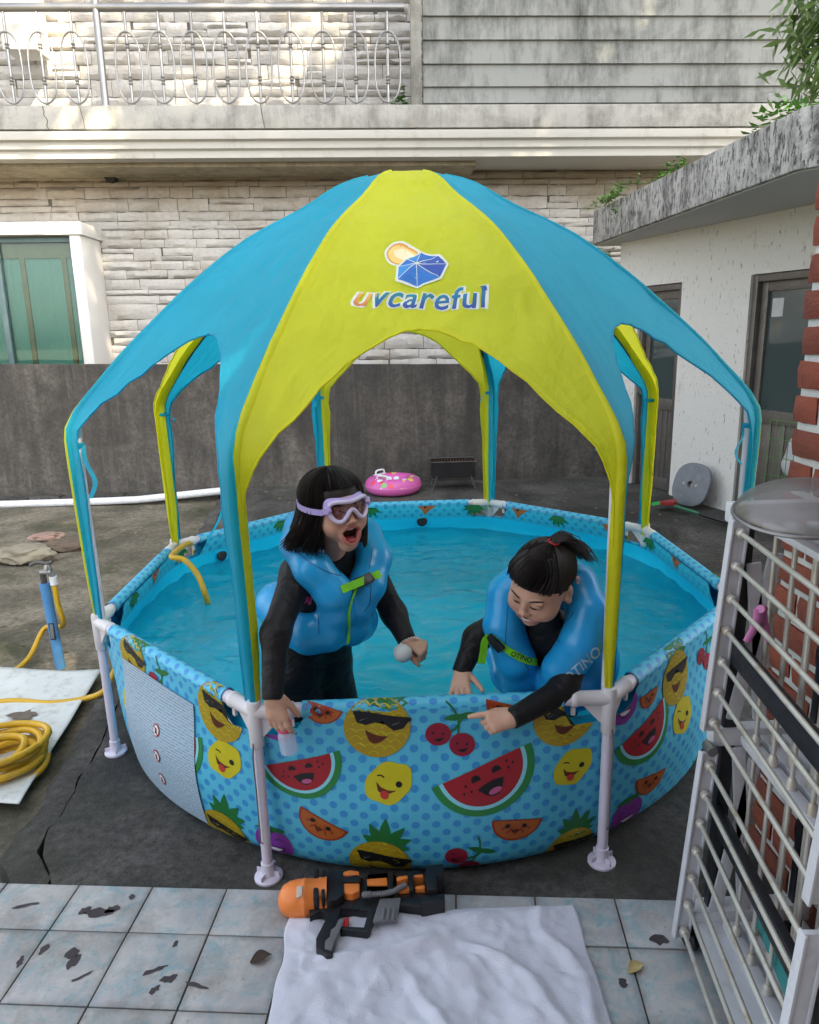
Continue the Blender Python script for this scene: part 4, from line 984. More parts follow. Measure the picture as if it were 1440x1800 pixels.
me = textmesh('TM', 1., 0, 0.01)
maptext(me, lambda x, y, z: emap(0, x*11*PXM*.8+e2(855, 0)[0], y*9*EV/90+e2(0, 515)[1], .001), 'trademark_lettering', EM['b3'], front)
# ------------------------------------------------------------------ smooth bodies from blended volumes
from mathutils.bvhtree import BVHTree
class Vol:
    def __init__(s, h): s.h = h; s.ops = []
    def put(s, fn, lo, hi, k, sub=False): s.ops.append((fn, np.array(lo), np.array(hi), k, sub)); return s
    def cap(s, a, b, ra, rb=None, k=.02, sub=False):
        a, b = np.array(a, float), np.array(b, float); rb = ra if rb is None else rb
        def fn(p):
            ab = b-a; t = np.clip(((p-a)@ab)/max(ab@ab, 1e-12), 0, 1); return np.linalg.norm(p-a-t[..., None]*ab, axis=-1)-(ra+(rb-ra)*t)
        m = max(ra, rb); return s.put(fn, np.minimum(a, b)-m, np.maximum(a, b)+m, k, sub)
    def chain(s, pts, rs, k=.02):
        for i in range(len(pts)-1): s.cap(pts[i], pts[i+1], rs[i], rs[i+1], k)
        return s
    def ell(s, mat, c, r, k=.02, sub=False, rot=None):
        mt = mat @ M.Translation(c)
        if rot is not None: mt = mt @ rot
        iv = np.array(mt.inverted()); r = np.array(r, float); cw = np.array(mt.translation); sc = mt.to_scale()[0]
        def fn(p):
            q = p@iv[:3, :3].T+iv[:3, 3]; k0 = np.linalg.norm(q/r, axis=-1); k1 = np.linalg.norm(q/(r*r), axis=-1)+1e-9; return k0*(k0-1)/k1*sc
        m = r.max()*sc; return s.put(fn, cw-m, cw+m, k, sub)
    def mesh(s):
        h = s.h; lo = np.min([o[1] for o in s.ops if not o[4]], 0)-4*h; hi = np.max([o[2] for o in s.ops if not o[4]], 0)+4*h
        n = np.ceil((hi-lo)/h).astype(int)+1; g = np.full(n, .5, np.float32)
        ax = [lo[i]+h*np.arange(n[i]) for i in range(3)]
        for fn, a, b, k, sub in s.ops:
            i0 = np.clip(np.floor((a-k-3*h-lo)/h).astype(int), 0, n-1); i1 = np.clip(np.ceil((b+k+3*h-lo)/h).astype(int)+1, 1, n)
            if np.any(i1 <= i0): continue
            sl = tuple(slice(i0[i], i1[i]) for i in range(3))
            p = np.stack(np.meshgrid(*[ax[i][sl[i]] for i in range(3)], indexing='ij'), -1); d = fn(p); o = g[sl]
            if sub:
                d = -d; t = np.clip(.5-.5*(o-d)/k, 0, 1); g[sl] = o*(1-t)+d*t+k*t*(1-t)
            else:
                t = np.clip(.5+.5*(d-o)/k, 0, 1); g[sl] = d*(1-t)+o*t-k*t*(1-t)
        S = g < 0; c = sum(S[a:n[0]-1+a, b:n[1]-1+b, d:n[2]-1+d].astype(np.int8) for a in (0, 1) for b in (0, 1) for d in (0, 1))
        mask = (c > 0) & (c < 8); idx = np.full(mask.shape, -1, np.int64); ijk = np.argwhere(mask); idx[mask] = np.arange(len(ijk))
        acc = np.zeros((len(ijk), 3)); cnt = np.zeros(len(ijk))
        for axi in range(3):
            o1, o2 = [x for x in range(3) if x != axi]
            for a in (0, 1):
                for b in (0, 1):
                    q0 = ijk.copy(); q0[:, o1] += a; q0[:, o2] += b; q1 = q0.copy(); q1[:, axi] += 1
                    v0 = g[tuple(q0.T)]; v1 = g[tuple(q1.T)]; cr = (v0 < 0) != (v1 < 0); t = np.where(cr, v0/np.where(cr, v0-v1, 1), 0)
                    p = q0.astype(float); p[:, axi] += t; acc[cr] += p[cr]; cnt[cr] += 1
        vs = lo+h*(acc/cnt[:, None]); fs = []
        for axi in range(3):
            o1, o2 = (axi+1) % 3, (axi+2) % 3
            sa = [slice(None)]*3; sb = [slice(None)]*3; sa[axi] = slice(0, -1); sb[axi] = slice(1, None)
            e = np.argwhere(S[tuple(sa)] != S[tuple(sb)]); e = e[(e[:, o1] > 0) & (e[:, o2] > 0)]
            flip = S[tuple(e.T)]; q = []
            for a, b in ((1, 1), (0, 1), (0, 0), (1, 0)):
                t = e.copy(); t[:, o1] -= a; t[:, o2] -= b; q.append(idx[tuple(t.T)])
            q = np.stack(q, 1); q[~flip] = q[~flip][:, ::-1]; fs.append(q)
        fs = np.concatenate(fs); fs = fs[(fs >= 0).all(1)]
        return vs, fs
    def build(s, name, mats, parent=None, color=None, smooth_it=1):
        vs, fs = s.mesh()
        me = bpy.data.meshes.new(name); me.vertices.add(len(vs)); me.vertices.foreach_set('co', vs.ravel())
        me.loops.add(len(fs)*4); me.loops.foreach_set('vertex_index', fs.ravel()); me.polygons.add(len(fs)); me.polygons.foreach_set('loop_start', np.arange(len(fs))*4)
        me.update(calc_edges=True); me.validate()
        if smooth_it:
            bm = bmesh.new(); bm.from_mesh(me)
            for _ in range(smooth_it): bmesh.ops.smooth_vert(bm, verts=bm.verts, factor=.5, use_axis_x=True, use_axis_y=True, use_axis_z=True)
            bm.to_mesh(me); bm.free()
        for k in (mats if isinstance(mats, list) else [mats]): me.materials.append(k)
        me.polygons.foreach_set('use_smooth', [True]*len(me.polygons))
        if color:
            at = me.color_attributes.new('Col', 'FLOAT_COLOR', 'POINT'); co = np.empty(len(me.vertices)*3); me.vertices.foreach_get('co', co)
            at.data.foreach_set('color', color(co.reshape(-1, 3)).astype(np.float32).ravel())
        o = bpy.data.objects.new(name, me); put(o, parent, M()); s.obj = o
        s.bvh = BVHTree.FromPolygons([v.co for v in me.vertices], [tuple(p.vertices) for p in me.polygons]); return o
def hit(bvh, px, py, off=0.):
    d = V(ray(px, py)).normalized(); loc, n, i, _ = bvh.ray_cast(V(CP), d)
    if loc is None: return None, None
    if n.dot(d) > 0: n = -n
    return loc+n*off, n
def fmat(o, x=None, y=None, z=None):     # frame from two axes
    if x is not None and z is not None:
        z = V(z).normalized(); x = V(x); x = (x-z*x.dot(z)).normalized(); y = z.cross(x)
    elif y is not None and z is not None:
        z = V(z); y = V(y).normalized(); z = (z-y*z.dot(y)).normalized(); x = y.cross(z)
    return M(((x.x, y.x, z.x, o[0]), (x.y, y.y, z.y, o[1]), (x.z, y.z, z.z, o[2]), (0, 0, 0, 1)))
def hand(vol, wrist, xd, dors, left, curl, spread=.12, s=1., thumb=(.55, .75, -.35), tcurl=.3, arm=None, pull=0.):
    x = V(xd).normalized(); z = V(dors); z = (z-x*z.dot(x)).normalized(); y = z.cross(x)*(-1 if left else 1)
    P = lambda a, b, c: np.array(V(wrist)+(x*a+y*b+z*c)*s)
    Dv = lambda a, b, c: (x*a+y*b+z*c)
    yo = (.0215, .0072, -.0072, -.0200); Ls = (.050, .056, .052, .041); pl = (.060, .063, .060, .054); tips = []
    for i in range(4): vol.cap(P(0, yo[i]*.5, 0), P(pl[i], yo[i], 0), .0125*s, .0098*s, .010)
    vol.cap(P(.02, .012, -.006), P(.05, -.01, -.004), .013*s, .012*s, .012)
    vol.cap(P(-.02, 0, 0), P(.01, 0, 0), .017*s, .018*s, .012)
    for i in range(4):
        cu = curl[i] if isinstance(curl[i], (tuple, list)) else (curl[i], curl[i]*1.1, curl[i]*.7); a = 0.; sp = spread*(1.5-i)
        p = V(P(pl[i], yo[i], 0)); rr = (.0086, .0080, .0072, .0062)
        for j in range(3):
            a += cu[j]; d = Dv(math.cos(a)*math.cos(sp), math.sin(sp)*math.cos(a), -math.sin(a)).normalized(); q = p+d*Ls[i]*(.46, .30, .24)[j]*s*1.05
            vol.cap(np.array(p), np.array(q), rr[j]*s, rr[j+1]*s, .0022); p = q
        tips.append(p)
    p = V(P(.014, .019, -.006)); d = Dv(*thumb).normalized(); q = p+d*.030*s; vol.cap(np.array(p), np.array(q), .0125*s, .0095*s, .006)
    d2 = (d+Dv(tcurl, -tcurl*.6, -tcurl*.4)).normalized(); q2 = q+d2*.024*s; vol.cap(np.array(q), np.array(q2), .0092*s, .0082*s, .002); vol.cap(np.array(q2), np.array(q2+(d2+Dv(tcurl*.5, 0, 0)).normalized()*.015*s), .0082*s, .0066*s, .002)
    return tips
def head(vol, H, mouth):
    e = lambda c, r, k=.015, sub=False, rot=None: vol.ell(H, c, r, k, sub, rot)
    e((0, .014, .028), (.074, .090, .076), .02); e((0, -.026, -.018), (.067, .062, .074), .03)
    for s in (-1, 1):
        e((s*.037, -.049, -.036), (.031, .033, .030), .02)
        e((s*.0745, .012, -.012), (.0095, .021, .029), .006); e((s*.082, .004, -.010), (.007, .011, .017), .005, True)
        e((s*.078, .010, -.036), (.007, .009, .009), .006)
        e((s*.031, -.093, .006), (.020, .012, .012), .012, True)         # eye sockets
        e((s*.030, -.074, .005), (.0155, .0125, .0115), .004)            # closed lids over the eyeball
        e((s*.030, -.080, .020), (.020, .008, .005), .008)               # brow
        e((s*.0095, -.092, -.027), (.0075, .0085, .0062), .005)
    e((0, -.072, .012), (.008, .018, .018), .012); e((0, -.090, -.010), (.0075, .009, .018), .008); e((0, -.098, -.023), (.0095, .0085, .0085), .006)
    for s in (-1, 1): e((s*.006, -.099, -.031), (.0032, .004, .0028), .002, True)
    mz = -.054
    if mouth == 'open':
        e((0, -.056, -.098), (.028, .026, .022), .02)
        e((0, -.078, -.066), (.034, .016, .034), .012)
        e((0, -.094, -.0585), (.0285, .034, .0125), .005, True); e((0, -.094, -.069), (.0215, .036, .0205), .005, True)
    else:
        e((0, -.060, -.080), (.024, .024, .018), .02); e((0, -.080, mz), (.030, .012, .015), .01)
        e((0, -.094, mz-.002), (.0235, .018, .0078), .003, True)
def headcolor(H, mouth, skin, lip):
    iv = np.array(H.inverted())
    def f(co):
        q = co@iv[:3, :3].T+iv[:3, 3]; n = len(q); c = np.tile(np.array([*skin, 1.]), (n, 1)); x, y, z = q.T; near = np.linalg.norm(q, axis=1) < .16
        def blend(w, col): c[:, :3] = c[:, :3]*(1-w[:, None])+np.array(col)*w[:, None]
        bl = np.exp(-(((np.abs(x)-.040)/.020)**2+((z+.036)/.018)**2))*(y < -.02)*near*.35; blend(bl, (.52, .20, .14))
        nz = np.exp(-((x/.014)**2+((z+.022)/.014)**2))*(y < -.08)*near*.22; blend(nz, (.50, .22, .16))
        rx, rz, mz = (.0292, .0268, -.0665) if mouth == 'open' else (.0265, .0125, -.056)
        d = np.sqrt((x/rx)**2+((z-mz)/rz)**2); w = np.clip((1.22-d)/.15, 0, 1)*(y < -.045)*near; blend(w*.85, lip)
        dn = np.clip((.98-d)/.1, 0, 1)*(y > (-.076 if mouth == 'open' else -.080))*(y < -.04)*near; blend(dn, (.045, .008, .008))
        return c
    return f
sk = Mat('skin', (.5, .3, .2), .48, spec=.35, Subsurface_Weight=.10, Subsurface_Scale=.008); sk.b.inputs['Subsurface Radius'].default_value = (1, .35, .2)
c = sk.attr('Col'); co = sk.coord('World'); sk.color(sk.mix(sk.ramp(sk.noise(co, 45, 4), [(.35, (.0,)*3), (.7, (.16,)*3)]), c, (.36, .17, .11))); sk.bump(sk.noise(co, 260, 3), .08, .001); SKIN = sk.mat
hm = Mat('black_hair', (.010, .008, .008), .46, spec=.4); co = hm.coord('World'); hm.color(hm.mix(hm.noise(hm.coord('World', (1, 1, .12)), 160, 3), (.005, .004, .004), (.022, .017, .015))); hm.bump(hm.noise(hm.coord('World', (1, 1, .1)), 260, 3), .4, .002); HAIR = hm.mat
ws = Mat('black_wetsuit', (.012, .012, .014), .55, spec=.3, Sheen_Weight=.03); co = ws.coord('World'); ws.color(ws.mix(ws.noise(co, 9, 5), (.005, .005, .006), (.011, .011, .012))); ws.bump(ws.noise(co, 16, 4, .5, 1.), .8, .014); ws.bump(ws.noise(co, 500, 2), .1, .001); WET = ws.mat
vm = Mat('blue_vinyl', (.01, .16, .42), .27, spec=.5); co = vm.coord('World'); vm.color(vm.mix(vm.noise(co, 4, 3), (.012, .30, .68), (.02, .37, .74))); vm.bump(vm.noise(co, 22, 3, .5, .5), .12, .008); VINYL = vm.mat
SEAM = simple('blue_seam', (.004, .06, .20), .4)
LIME = simple('lime_webbing', (.18, .62, .01), .6, var=.1, vs=40, bump=.3, bs=300)
BUCK = simple('black_buckle', (.012, .012, .014), .35)
LASH = simple('lash', (.012, .009, .008), .6)
TEETH = simple('teeth', (.72, .70, .66), .25); TONG = simple('tongue', (.34, .06, .06), .35)
PRINTW = simple('pale_vinyl_print', (.36, .58, .78), .35); PINKP = simple('pink_print', (.65, .04, .18), .5)
def ribbon(pts, nrm, w, th=.0012):
    mb = MB(); fr = frames(pts); vs = []; n = len(pts)
    for i, (p, t, a, b) in enumerate(fr):
        nn = V(nrm[i] if isinstance(nrm, list) else nrm); s = t.cross(nn).normalized(); nn = s.cross(t)
        wi = w[i] if isinstance(w, list) else w
        vs += [p+s*wi/2, p-s*wi/2, p-s*wi/2+nn*th, p+s*wi/2+nn*th]
    fs = [(i*4+j, i*4+(j+1) % 4, i*4+4+(j+1) % 4, i*4+4+j) for i in range(n-1) for j in range(4)]+[(0, 1, 2, 3), (n*4-1, n*4-2, n*4-3, n*4-4)]
    return mb.add(vs, fs)
def on_surface(bvh, pxs, off=.002, k=5):
    pp = spline([(x, y, 0) for x, y in pxs], k); P, N = [], []
    for p in pp:
        a, n = hit(bvh, p.x, p.y, off)
        if a is not None: P.append(a); N.append(n)
    return P, N
def taut(bvh, pxs, off=.002, k=6):
    P, N = on_surface(bvh, pxs, off, k)
    keep = list(range(len(P))); D = [(p-V(CP)).length for p in P]; ch = True
    while ch:
        ch = False
        for j in range(1, len(keep)-1):
            a, b, c = keep[j-1], keep[j], keep[j+1]
            if D[b] > D[a]+(D[c]-D[a])*(b-a)/(c-a)+.0015: keep.pop(j); ch = True; break
    return spline([P[i] for i in keep], 3), [N[keep[0]].lerp(N[keep[-1]], i/max(1, (len(keep)-1)*3)) for i in range((len(keep)-1)*3+1)]
def text_on(bvh, txt, px, py, sizepx, ang, name, mat, parent, off=.0012, shear=0, sx=1., bold=.02):
    me = textmesh(txt, 1., shear, bold); ca, sa = math.cos(ang), math.sin(ang)
    bm = bmesh.new(); bm.from_mesh(me)
    for k in range(-20, 21): bmesh.ops.bisect_plane(bm, geom=bm.verts[:]+bm.edges[:]+bm.faces[:], plane_co=(k*.25, 0, 0), plane_no=(1, 0, 0))
    last = None
    for v in bm.verts:
        x, y = v.co.x*sx*sizepx, (v.co.y-.35)*sizepx
        h_, n = hit(bvh, px+x*ca+y*sa, py+x*sa*-1*-1-y*ca if False else py+x*sa-y*ca, off)
        if h_ is not None: last = h_
        v.co = h_ if h_ is not None else (last or V((0, 0, -5)))
    me2 = bpy.data.meshes.new(name); bm.to_mesh(me2); bm.free(); me2.materials.append(mat); return put(bpy.data.objects.new(name, me2), parent, M())
def lashes(H, parent, droop, bz=.026):
    for s in (-1, 1):
        mb = MB(); pts = [H @ V((s*(.015+.0305*t), -.0885+.012*t*t*1.2, .0025+droop*math.sin(PI*t)*-.006+.002*t)) for t in [i/8 for i in range(9)]]
        mb.tube(pts, [.0007+.0013*math.sin(PI*min(1, .15+i/8*.85)) for i in range(9)], 6); mb.build('eyelash', LASH, parent)
        mb = MB(); pts = [H @ V((s*(.014+.034*t), -.0895+.016*t*t, bz-.004+.006*math.sin(PI*t*.8))) for t in [i/8 for i in range(9)]]
        mb.tube(pts, [.0008+.0014*math.sin(PI*min(1, .1+i/8*.9)) for i in range(9)], 6); mb.build('eyebrow', LASH, parent)
def strands(mb, paths, r0=.0028, n=5):
    for p in paths:
        k = len(p); mb.tube(p, [r0*(.55+.75*math.sin(PI*min(1, .12+i/(k-1)*.86))) for i in range(k)], n, sq=.55)

# ================================================================== girl in goggles
def girl_one():
    ph = thing('person', 'laughing child in lilac goggles, black wetsuit and blue vest standing in the pool', 'person', (-.31, -.85, .015))
    HS = .90
    H = fmat((-.240, -1.005, 1.022), y=(-.54, .84, -.02), z=(-.10, .04, 1)) @ M.Scale(HS, 4)
    T = fmat((-.252, -.93, .868), x=(.79, .61, -.10), z=(.07, -.06, .28))
    t = lambda *p: np.array(T @ V(p))
    shR, shL = t(-.112, .0, -.038), t(.112, 0, -.038)
    elR, wrR = np.array((-.398, -1.12, .725)), np.array((-.404, -1.190, .590)); elL, wrL = np.array((-.095, -.845, .655)), np.array((-.062, -.915, .605))
    hipR, hipL = t(-.055, 0, -.40), t(.055, 0, -.40); kR, kL = np.array((-.36, -.88, .24)), np.array((-.25, -.80, .24)); fR, fL = np.array((-.36, -.86, .045)), np.array((-.23, -.76, .045))
    def suit(v, g):
        for s in (-1, 1):
            v.cap(t(s*.050, 0, -.07), t(s*.042, .004, -.22), .068+g, .062+g, .04); v.cap(t(s*.042, .004, -.22), t(s*.05, .006, -.37), .062+g, .070+g, .04)
        v.cap(t(0, 0, .0), t(0, 0, -.07), .040+g, .06+g, .03)
        v.chain([t(-.06, 0, -.05), shR, elR, wrR], [.045+g, .041+g, .0325+g, .0245+g], .025); v.chain([t(.06, 0, -.05), shL, elL, wrL], [.045+g, .041+g, .0325+g, .0245+g], .025)
        v.chain([hipR, kR, fR], [.070+g, .047+g, .034+g], .03); v.chain([hipL, kL, fL], [.070+g, .047+g, .034+g], .03)
        for f in (fR, fL): v.cap(f+np.array((0, .01, -.01)), f+np.array((.02, -.10, -.015)), .026+g, .02+g, .02)
    b = Vol(.0028); suit(b, -.008)
    b.cap(t(0, -.002, -.03), np.array(H @ V((0, .02, -.06))), .036, .036, .02); head(b, H, 'open')
    hand(b, wrR, (.14, -.12, -1), (-.30, -1, .1), False, [(.10, .35, .35), (.12, .38, .35), (.15, .4, .35), (.2, .45, .4)], .05, 1.0, (.85, .45, -.45), .25)
    hand(b, wrL, (.85, -.35, -.42), (.25, -.45, .85), True, [(1.25, 1.5, 1.0)]*4, .02, .95, (.75, .35, -.6), .6)
    body = b.build('body', SKIN, ph, headcolor(H, 'open', (.58, .345, .245), (.46, .14, .13)))
    w = Vol(.004); suit(w, .003); w.cap(t(0, 0, .012), t(0, 0, -.06), .043, .062, .02)
    for a, e_ in ((wrR, elR), (wrL, elL)):      # a clean end at each cuff
        d = (a-e_)/np.linalg.norm(a-e_); w.cap(a+d*.052, a+d*.058, .045, .045, .003, True)
    wet = w.build('wetsuit', WET, ph)
    # vest
    v = Vol(.0042)
    for s in (-1, 1):
        col = [t(s*.034, -.098, -.105), t(s*.056, -.095, -.048), t(s*.100, -.045, .004), t(s*.106, .025, .034), t(s*.066, .082, .052), t(0, .100, .058)]
        v.chain(col, [.046, .049, .049, .048, .048, .048], .018)
        v.chain([t(s*.036, -.096, -.11), t(s*.040, -.094, -.19)], [.047, .042], .022)
        v.chain([t(s*.036, -.092, -.200), t(s*.086, -.068, -.212), t(s*.118, .0, -.22), t(s*.096, .075, -.22), t(0, .100, -.215)], [.040, .040, .041, .043, .043], .030)
        v.chain([t(s*.036, -.092, -.172), t(s*.086, -.068, -.182), t(s*.114, .0, -.190), t(s*.094, .075, -.19), t(0, .100, -.19)], [.038, .037, .037, .040, .040], .030)
    v.chain([t(0, .09, .03), t(0, .105, -.10), t(0, .107, -.20)], [.05, .05, .05], .03)
    v.ell(M(), T @ V((-.085, .115, -.215)), (.062, .062, .060), .04)
    v.cap(t(0, -.152, .02), t(0, -.148, -.10), .009, .002, .010, True)
    vest = v.build('swim_vest', VINYL, ph, None, 2)
    for px in ([(505, 955), (540, 985), (575, 1005), (600, 1012)], [(655, 960), (652, 985), (649, 1000)], [(560, 1085), (561, 1115)], [(600, 1012), (590, 990)], [(652, 1030), (650, 1060), (640, 1075)]):
        P, N = on_surface(v.bvh, px, .0004)
        if len(P) > 2: MB().tube(P, .0011, 5).build('seam', SEAM, vest)
    P, N = taut(v.bvh, [(600, 1037), (614, 1031), (630, 1025), (645, 1019), (660, 1012), (668, 1008)], .002)
    ribbon(P, N, .021).build('strap', LIME, vest)
    P, N = taut(v.bvh, [(627, 1027), (640, 1022), (653, 1015)], .004)
    bk = ribbon(P, N, .027, .010); bk.build('buckle', BUCK, vest, bevel=.002)
    P, N = on_surface(v.bvh, [(624, 1032), (617, 1052), (612, 1075), (612, 1098), (611, 1112)], .004)
    e_ = P[-1]; P += [e_+V((0, -.006, -.012)), e_+V((-.004, -.008, -.028))]; N += [N[-1], N[-1]]; n_ = len(P)
    ribbon(P, N, [.018-.010*min(1, i/7) for i in range(n_-3)]+[.009, .014, .014], .0015).build('strap_end', LIME, vest)
    P, N = on_surface(v.bvh, [(566+11*math.cos(a), 962+8*math.sin(a)) for a in [-.3+i*.5 for i in range(8)]], .001); ribbon(P, N, .009).build('emblem', PRINTW, vest)
    text_on(w.bvh, 'RJ', 541, 1054, 15, -.12, 'lettering', PINKP, wet, shear=.3, bold=.05)
    # face
    lashes(H, ph, -1.)
    MB().add(*(lambda ps: (ps, [tuple(range(len(ps)))]))([H @ V((.0165*math.cos(a), -.079-.004*math.cos(a*1)**0, -.0475+.006*math.sin(a) if math.sin(a) < 0 else -.0475)) for a in [2*PI*i/16 for i in range(16)]])).build('teeth', TEETH, ph) if False else None
    tb = MB(); tb.grid(lambda u, q: H @ V(((u-.5)*.040, -.083+.012*(2*u-1)**2, -.0440-.0075*q*(1-.4*(2*u-1)**2))), 10, 1); tb.build('teeth', TEETH, ph)
    tg = Vol(.002); tg.ell(H, (0, -.070, -.083), (.0165, .020, .009), .004); tg.build('tongue', TONG, ph)
    # hair: an inner mass and combed locks over it
    hv = Vol(.0036); e = lambda c, r, k=.02, sub=False: hv.ell(H, c, r, k, sub)
    e((0, .018, .034), (.081, .097, .080)); e((0, .08, -.04), (.066, .035, .085), .03)
    e((-.078, .018, -.050), (.020, .046, .078), .025); e((.076, .014, -.050), (.017, .040, .080), .025)
    e((0, -.125, -.045), (.062, .062, .092), .012, True)
    hv.cap(np.array(H @ V((-.085, .03, -.05))), np.array(H @ V((-.128, .055, -.098))), .030*HS, .014, .03)
    hair = hv.build('hair', HAIR, ph, None, 2)
    rr = random.Random(4); paths = []
    for i in range(1500):
        th = rr.uniform(0, 2*PI); a = (th+PI) % (2*PI)-PI           # 0 = front
        f0 = rr.uniform(.04, .5); L = None; pts = []
        fly = abs(rr.gauss(0, .0035)); ex, ey, ez = .0825+rr.uniform(-.002, .002)+fly, .0985+rr.uniform(-.002, .002)+fly, .0815+rr.uniform(-.001, .001)+fly*.6
        front = abs(a) < .80
        fend = rr.uniform(1.02, 1.17) if front else 1.62
        for j in range(9):
            f = f0+(fend-f0)*j/8; pts.append(V((ex*math.sin(f)*math.sin(a)*1., .018-ey*math.sin(f)*math.cos(a), .034+ez*math.cos(f))))
        if not front:
            e_ = pts[-1]; zend = -.118+rr.uniform(-.012, .012); out = V((math.sin(a), -math.cos(a), 0)); blow = .0
            if a < -.2: blow = .062*max(0, -math.sin(a))*rr.uniform(.2, 1.3)
            for j in range(1, 7):
                q = j/6; pts.append(e_+out*(.004*math.sin(q*PI)-.006*q*q)+V((-blow*q**1.6, .35*blow*q*q, (zend-e_.z)*q+.35*blow*q*q)))
        paths.append([H @ p for p in pts])
    hs_ = MB(); strands(hs_, paths, .0017, 4); hs_.build('locks', HAIR, hair)
    # goggles
    lil = simple('lilac_silicone', (.44, .36, .72), .35, var=.04); fr_ = simple('pale_lilac_plastic', (.62, .57, .78), .3, var=.03)
    half = [(0, .0335), (.022, .0355), (.044, .0375), (.060, .034), (.0675, .018), (.064, -.002), (.052, -.0185), (.036, -.0225), (.022, -.012), (.010, .0035)]
    out = half+[(0, .0085)]+[(-x, z) for x, z in half[:0:-1]]
    cz = .004
    def gy(x): return -.103+5.6*x*x
    pts = spline([(x, z, 0) for x, z in out], 4, True)
    G = lambda x, z, dy=0: H @ V((x*.90, gy(x*.95)+dy, z*.95+cz))
    gg = MB().tube([G(p.x, p.y) for p in pts], .0062*HS, 8, closed=True); gog = gg.build('goggles', fr_, ph)
    n = len(pts); sk_ = MB(); vs = [G(p.x, p.y, .002) for p in pts]+[H @ V((p.x*.97, gy(p.x)+.022, (p.y-.008)*1.18+.010+cz)) for p in pts]
    sk_.add(vs, [(i, (i+1) % n, n+(i+1) % n, n+i) for i in range(n)]); sk_.build('skirt', lil, gog)
    lens = Mat('goggle_lens', (.2, .15, .2), .05); trn = lens.n.new('ShaderNodeBsdfTransparent'); trn.inputs[0].default_value = (.72, .66, .72, 1); mxl = lens.n.new('ShaderNodeMixShader'); gls = lens.n.new('ShaderNodeBsdfGlossy'); gls.inputs['Roughness'].default_value = .05
    mxl.inputs[0].default_value = .10; lens.l.new(trn.outputs[0], mxl.inputs[1]); lens.l.new(gls.outputs[0], mxl.inputs[2]); lens.l.new(mxl.outputs[0], lens.out.inputs[0])
    bm = bmesh.new(); f = bm.faces.new([bm.verts.new((p.x, p.y, 0)) for p in pts]); bmesh.ops.triangulate(bm, faces=[f])
    for k in range(-6, 7): bmesh.ops.bisect_plane(bm, geom=bm.verts[:]+bm.edges[:]+bm.faces[:], plane_co=(k*.011, 0, 0), plane_no=(1, 0, 0))
    for q in bm.verts: q.co = G(q.co.x, q.co.y, -.001)
    me = bpy.data.meshes.new('lens'); bm.to_mesh(me); bm.free(); me.materials.append(lens.mat); put(bpy.data.objects.new('lens', me), gog, M())
    sp = []; sn = []
    for i in range(25):
        a = -2.28+4.56*i/24; p = V((.0935*math.sin(a), .016+.112*math.cos(a), .016+.008*math.cos(a))); sp.append(H @ p); sn.append((H.to_3x3() @ V((math.sin(a), math.cos(a), 0))))
    sp = [G(-.070, .018)]+sp+[G(.070, .018)]; sn = [sn[0]]+sn+[sn[-1]]
    ribbon(sp, sn, .015, .003).build('strap', lil, gog)
    for s in (-1, 1): MB().lathe([(.012, 0), (.012, .006), (.009, .009), (0, .009)], 6, M.Translation(G(s*.070, .016)) @ (H.to_quaternion().to_matrix().to_4x4() @ M.Rotation(s*1.0, 4, 'Z') @ M.Rotation(PI/2, 4, 'X'))).build('clip', lil, gog)
    # beads round the sleeve
    d = (wrL-elL); d /= np.linalg.norm(d); c0 = wrL+d*.018; q = V(d); a = q.orthogonal().normalized(); b_ = q.cross(a); bd = MB()
    for i in range(22):
        w_ = 2*PI*i/22; p = V(c0)+(a*math.cos(w_)+b_*math.sin(w_))*.031; bd.lathe([(0, -.0034), (.0034, 0), (0, .0034)], 6, M.Translation(p))
    bd.build('bracelet', simple('bead', (.5, .5, .48), .2, .2, var=.4, vs=90), ph)
    # what the hands hold
    bo = thing('bottle', 'small clear plastic bottle with pink cap held over the pool rim', 'bottle', (-.378, -1.186, .44))
    ax = V((.12, -.05, -1)).normalized(); Rb = fmat((-.380, -1.184, .486), x=(1, 0, .1), z=-ax)
    cl = Mat('clear_plastic', (.8, .85, .95), .08); tr2 = cl.n.new('ShaderNodeBsdfTransparent'); tr2.inputs[0].default_value = (.80, .84, .92, 1); mx2 = cl.n.new('ShaderNodeMixShader'); mx2.inputs[0].default_value = .38; cl.l.new(tr2.outputs[0], mx2.inputs[1]); cl.l.new(cl.b.outputs[0], mx2.inputs[2]); cl.l.new(mx2.outputs[0], cl.out.inputs[0])
    MB().lathe([(0, -.062), (.019, -.062), (.0225, -.058), (.0225, -.012), (.019, -.004), (.016, .0)], 24, Rb).build('bottle_body', cl.mat, bo)
    MB().lathe([(.0185, 0), (.0195, .004), (.0195, .022), (.016, .026), (0, .026)], 24, Rb).build('cap', simple('pink_cap', (.75, .06, .20), .35), bo)
    c_ = np.array(wrL)+np.array((.012, -.034, -.036))
    ball = MB().lathe([(.027*math.sin(PI*i/16), -.027*math.cos(PI*i/16)) for i in range(17)], 24, M.Translation(aY(708, 1148, -.955))); prop(ball.build('ball', simple('white_ball', (.62, .66, .66), .45, var=.05), None, smooth=180), 'small white ball in the fist of the goggled child', 'ball')
girl_one()

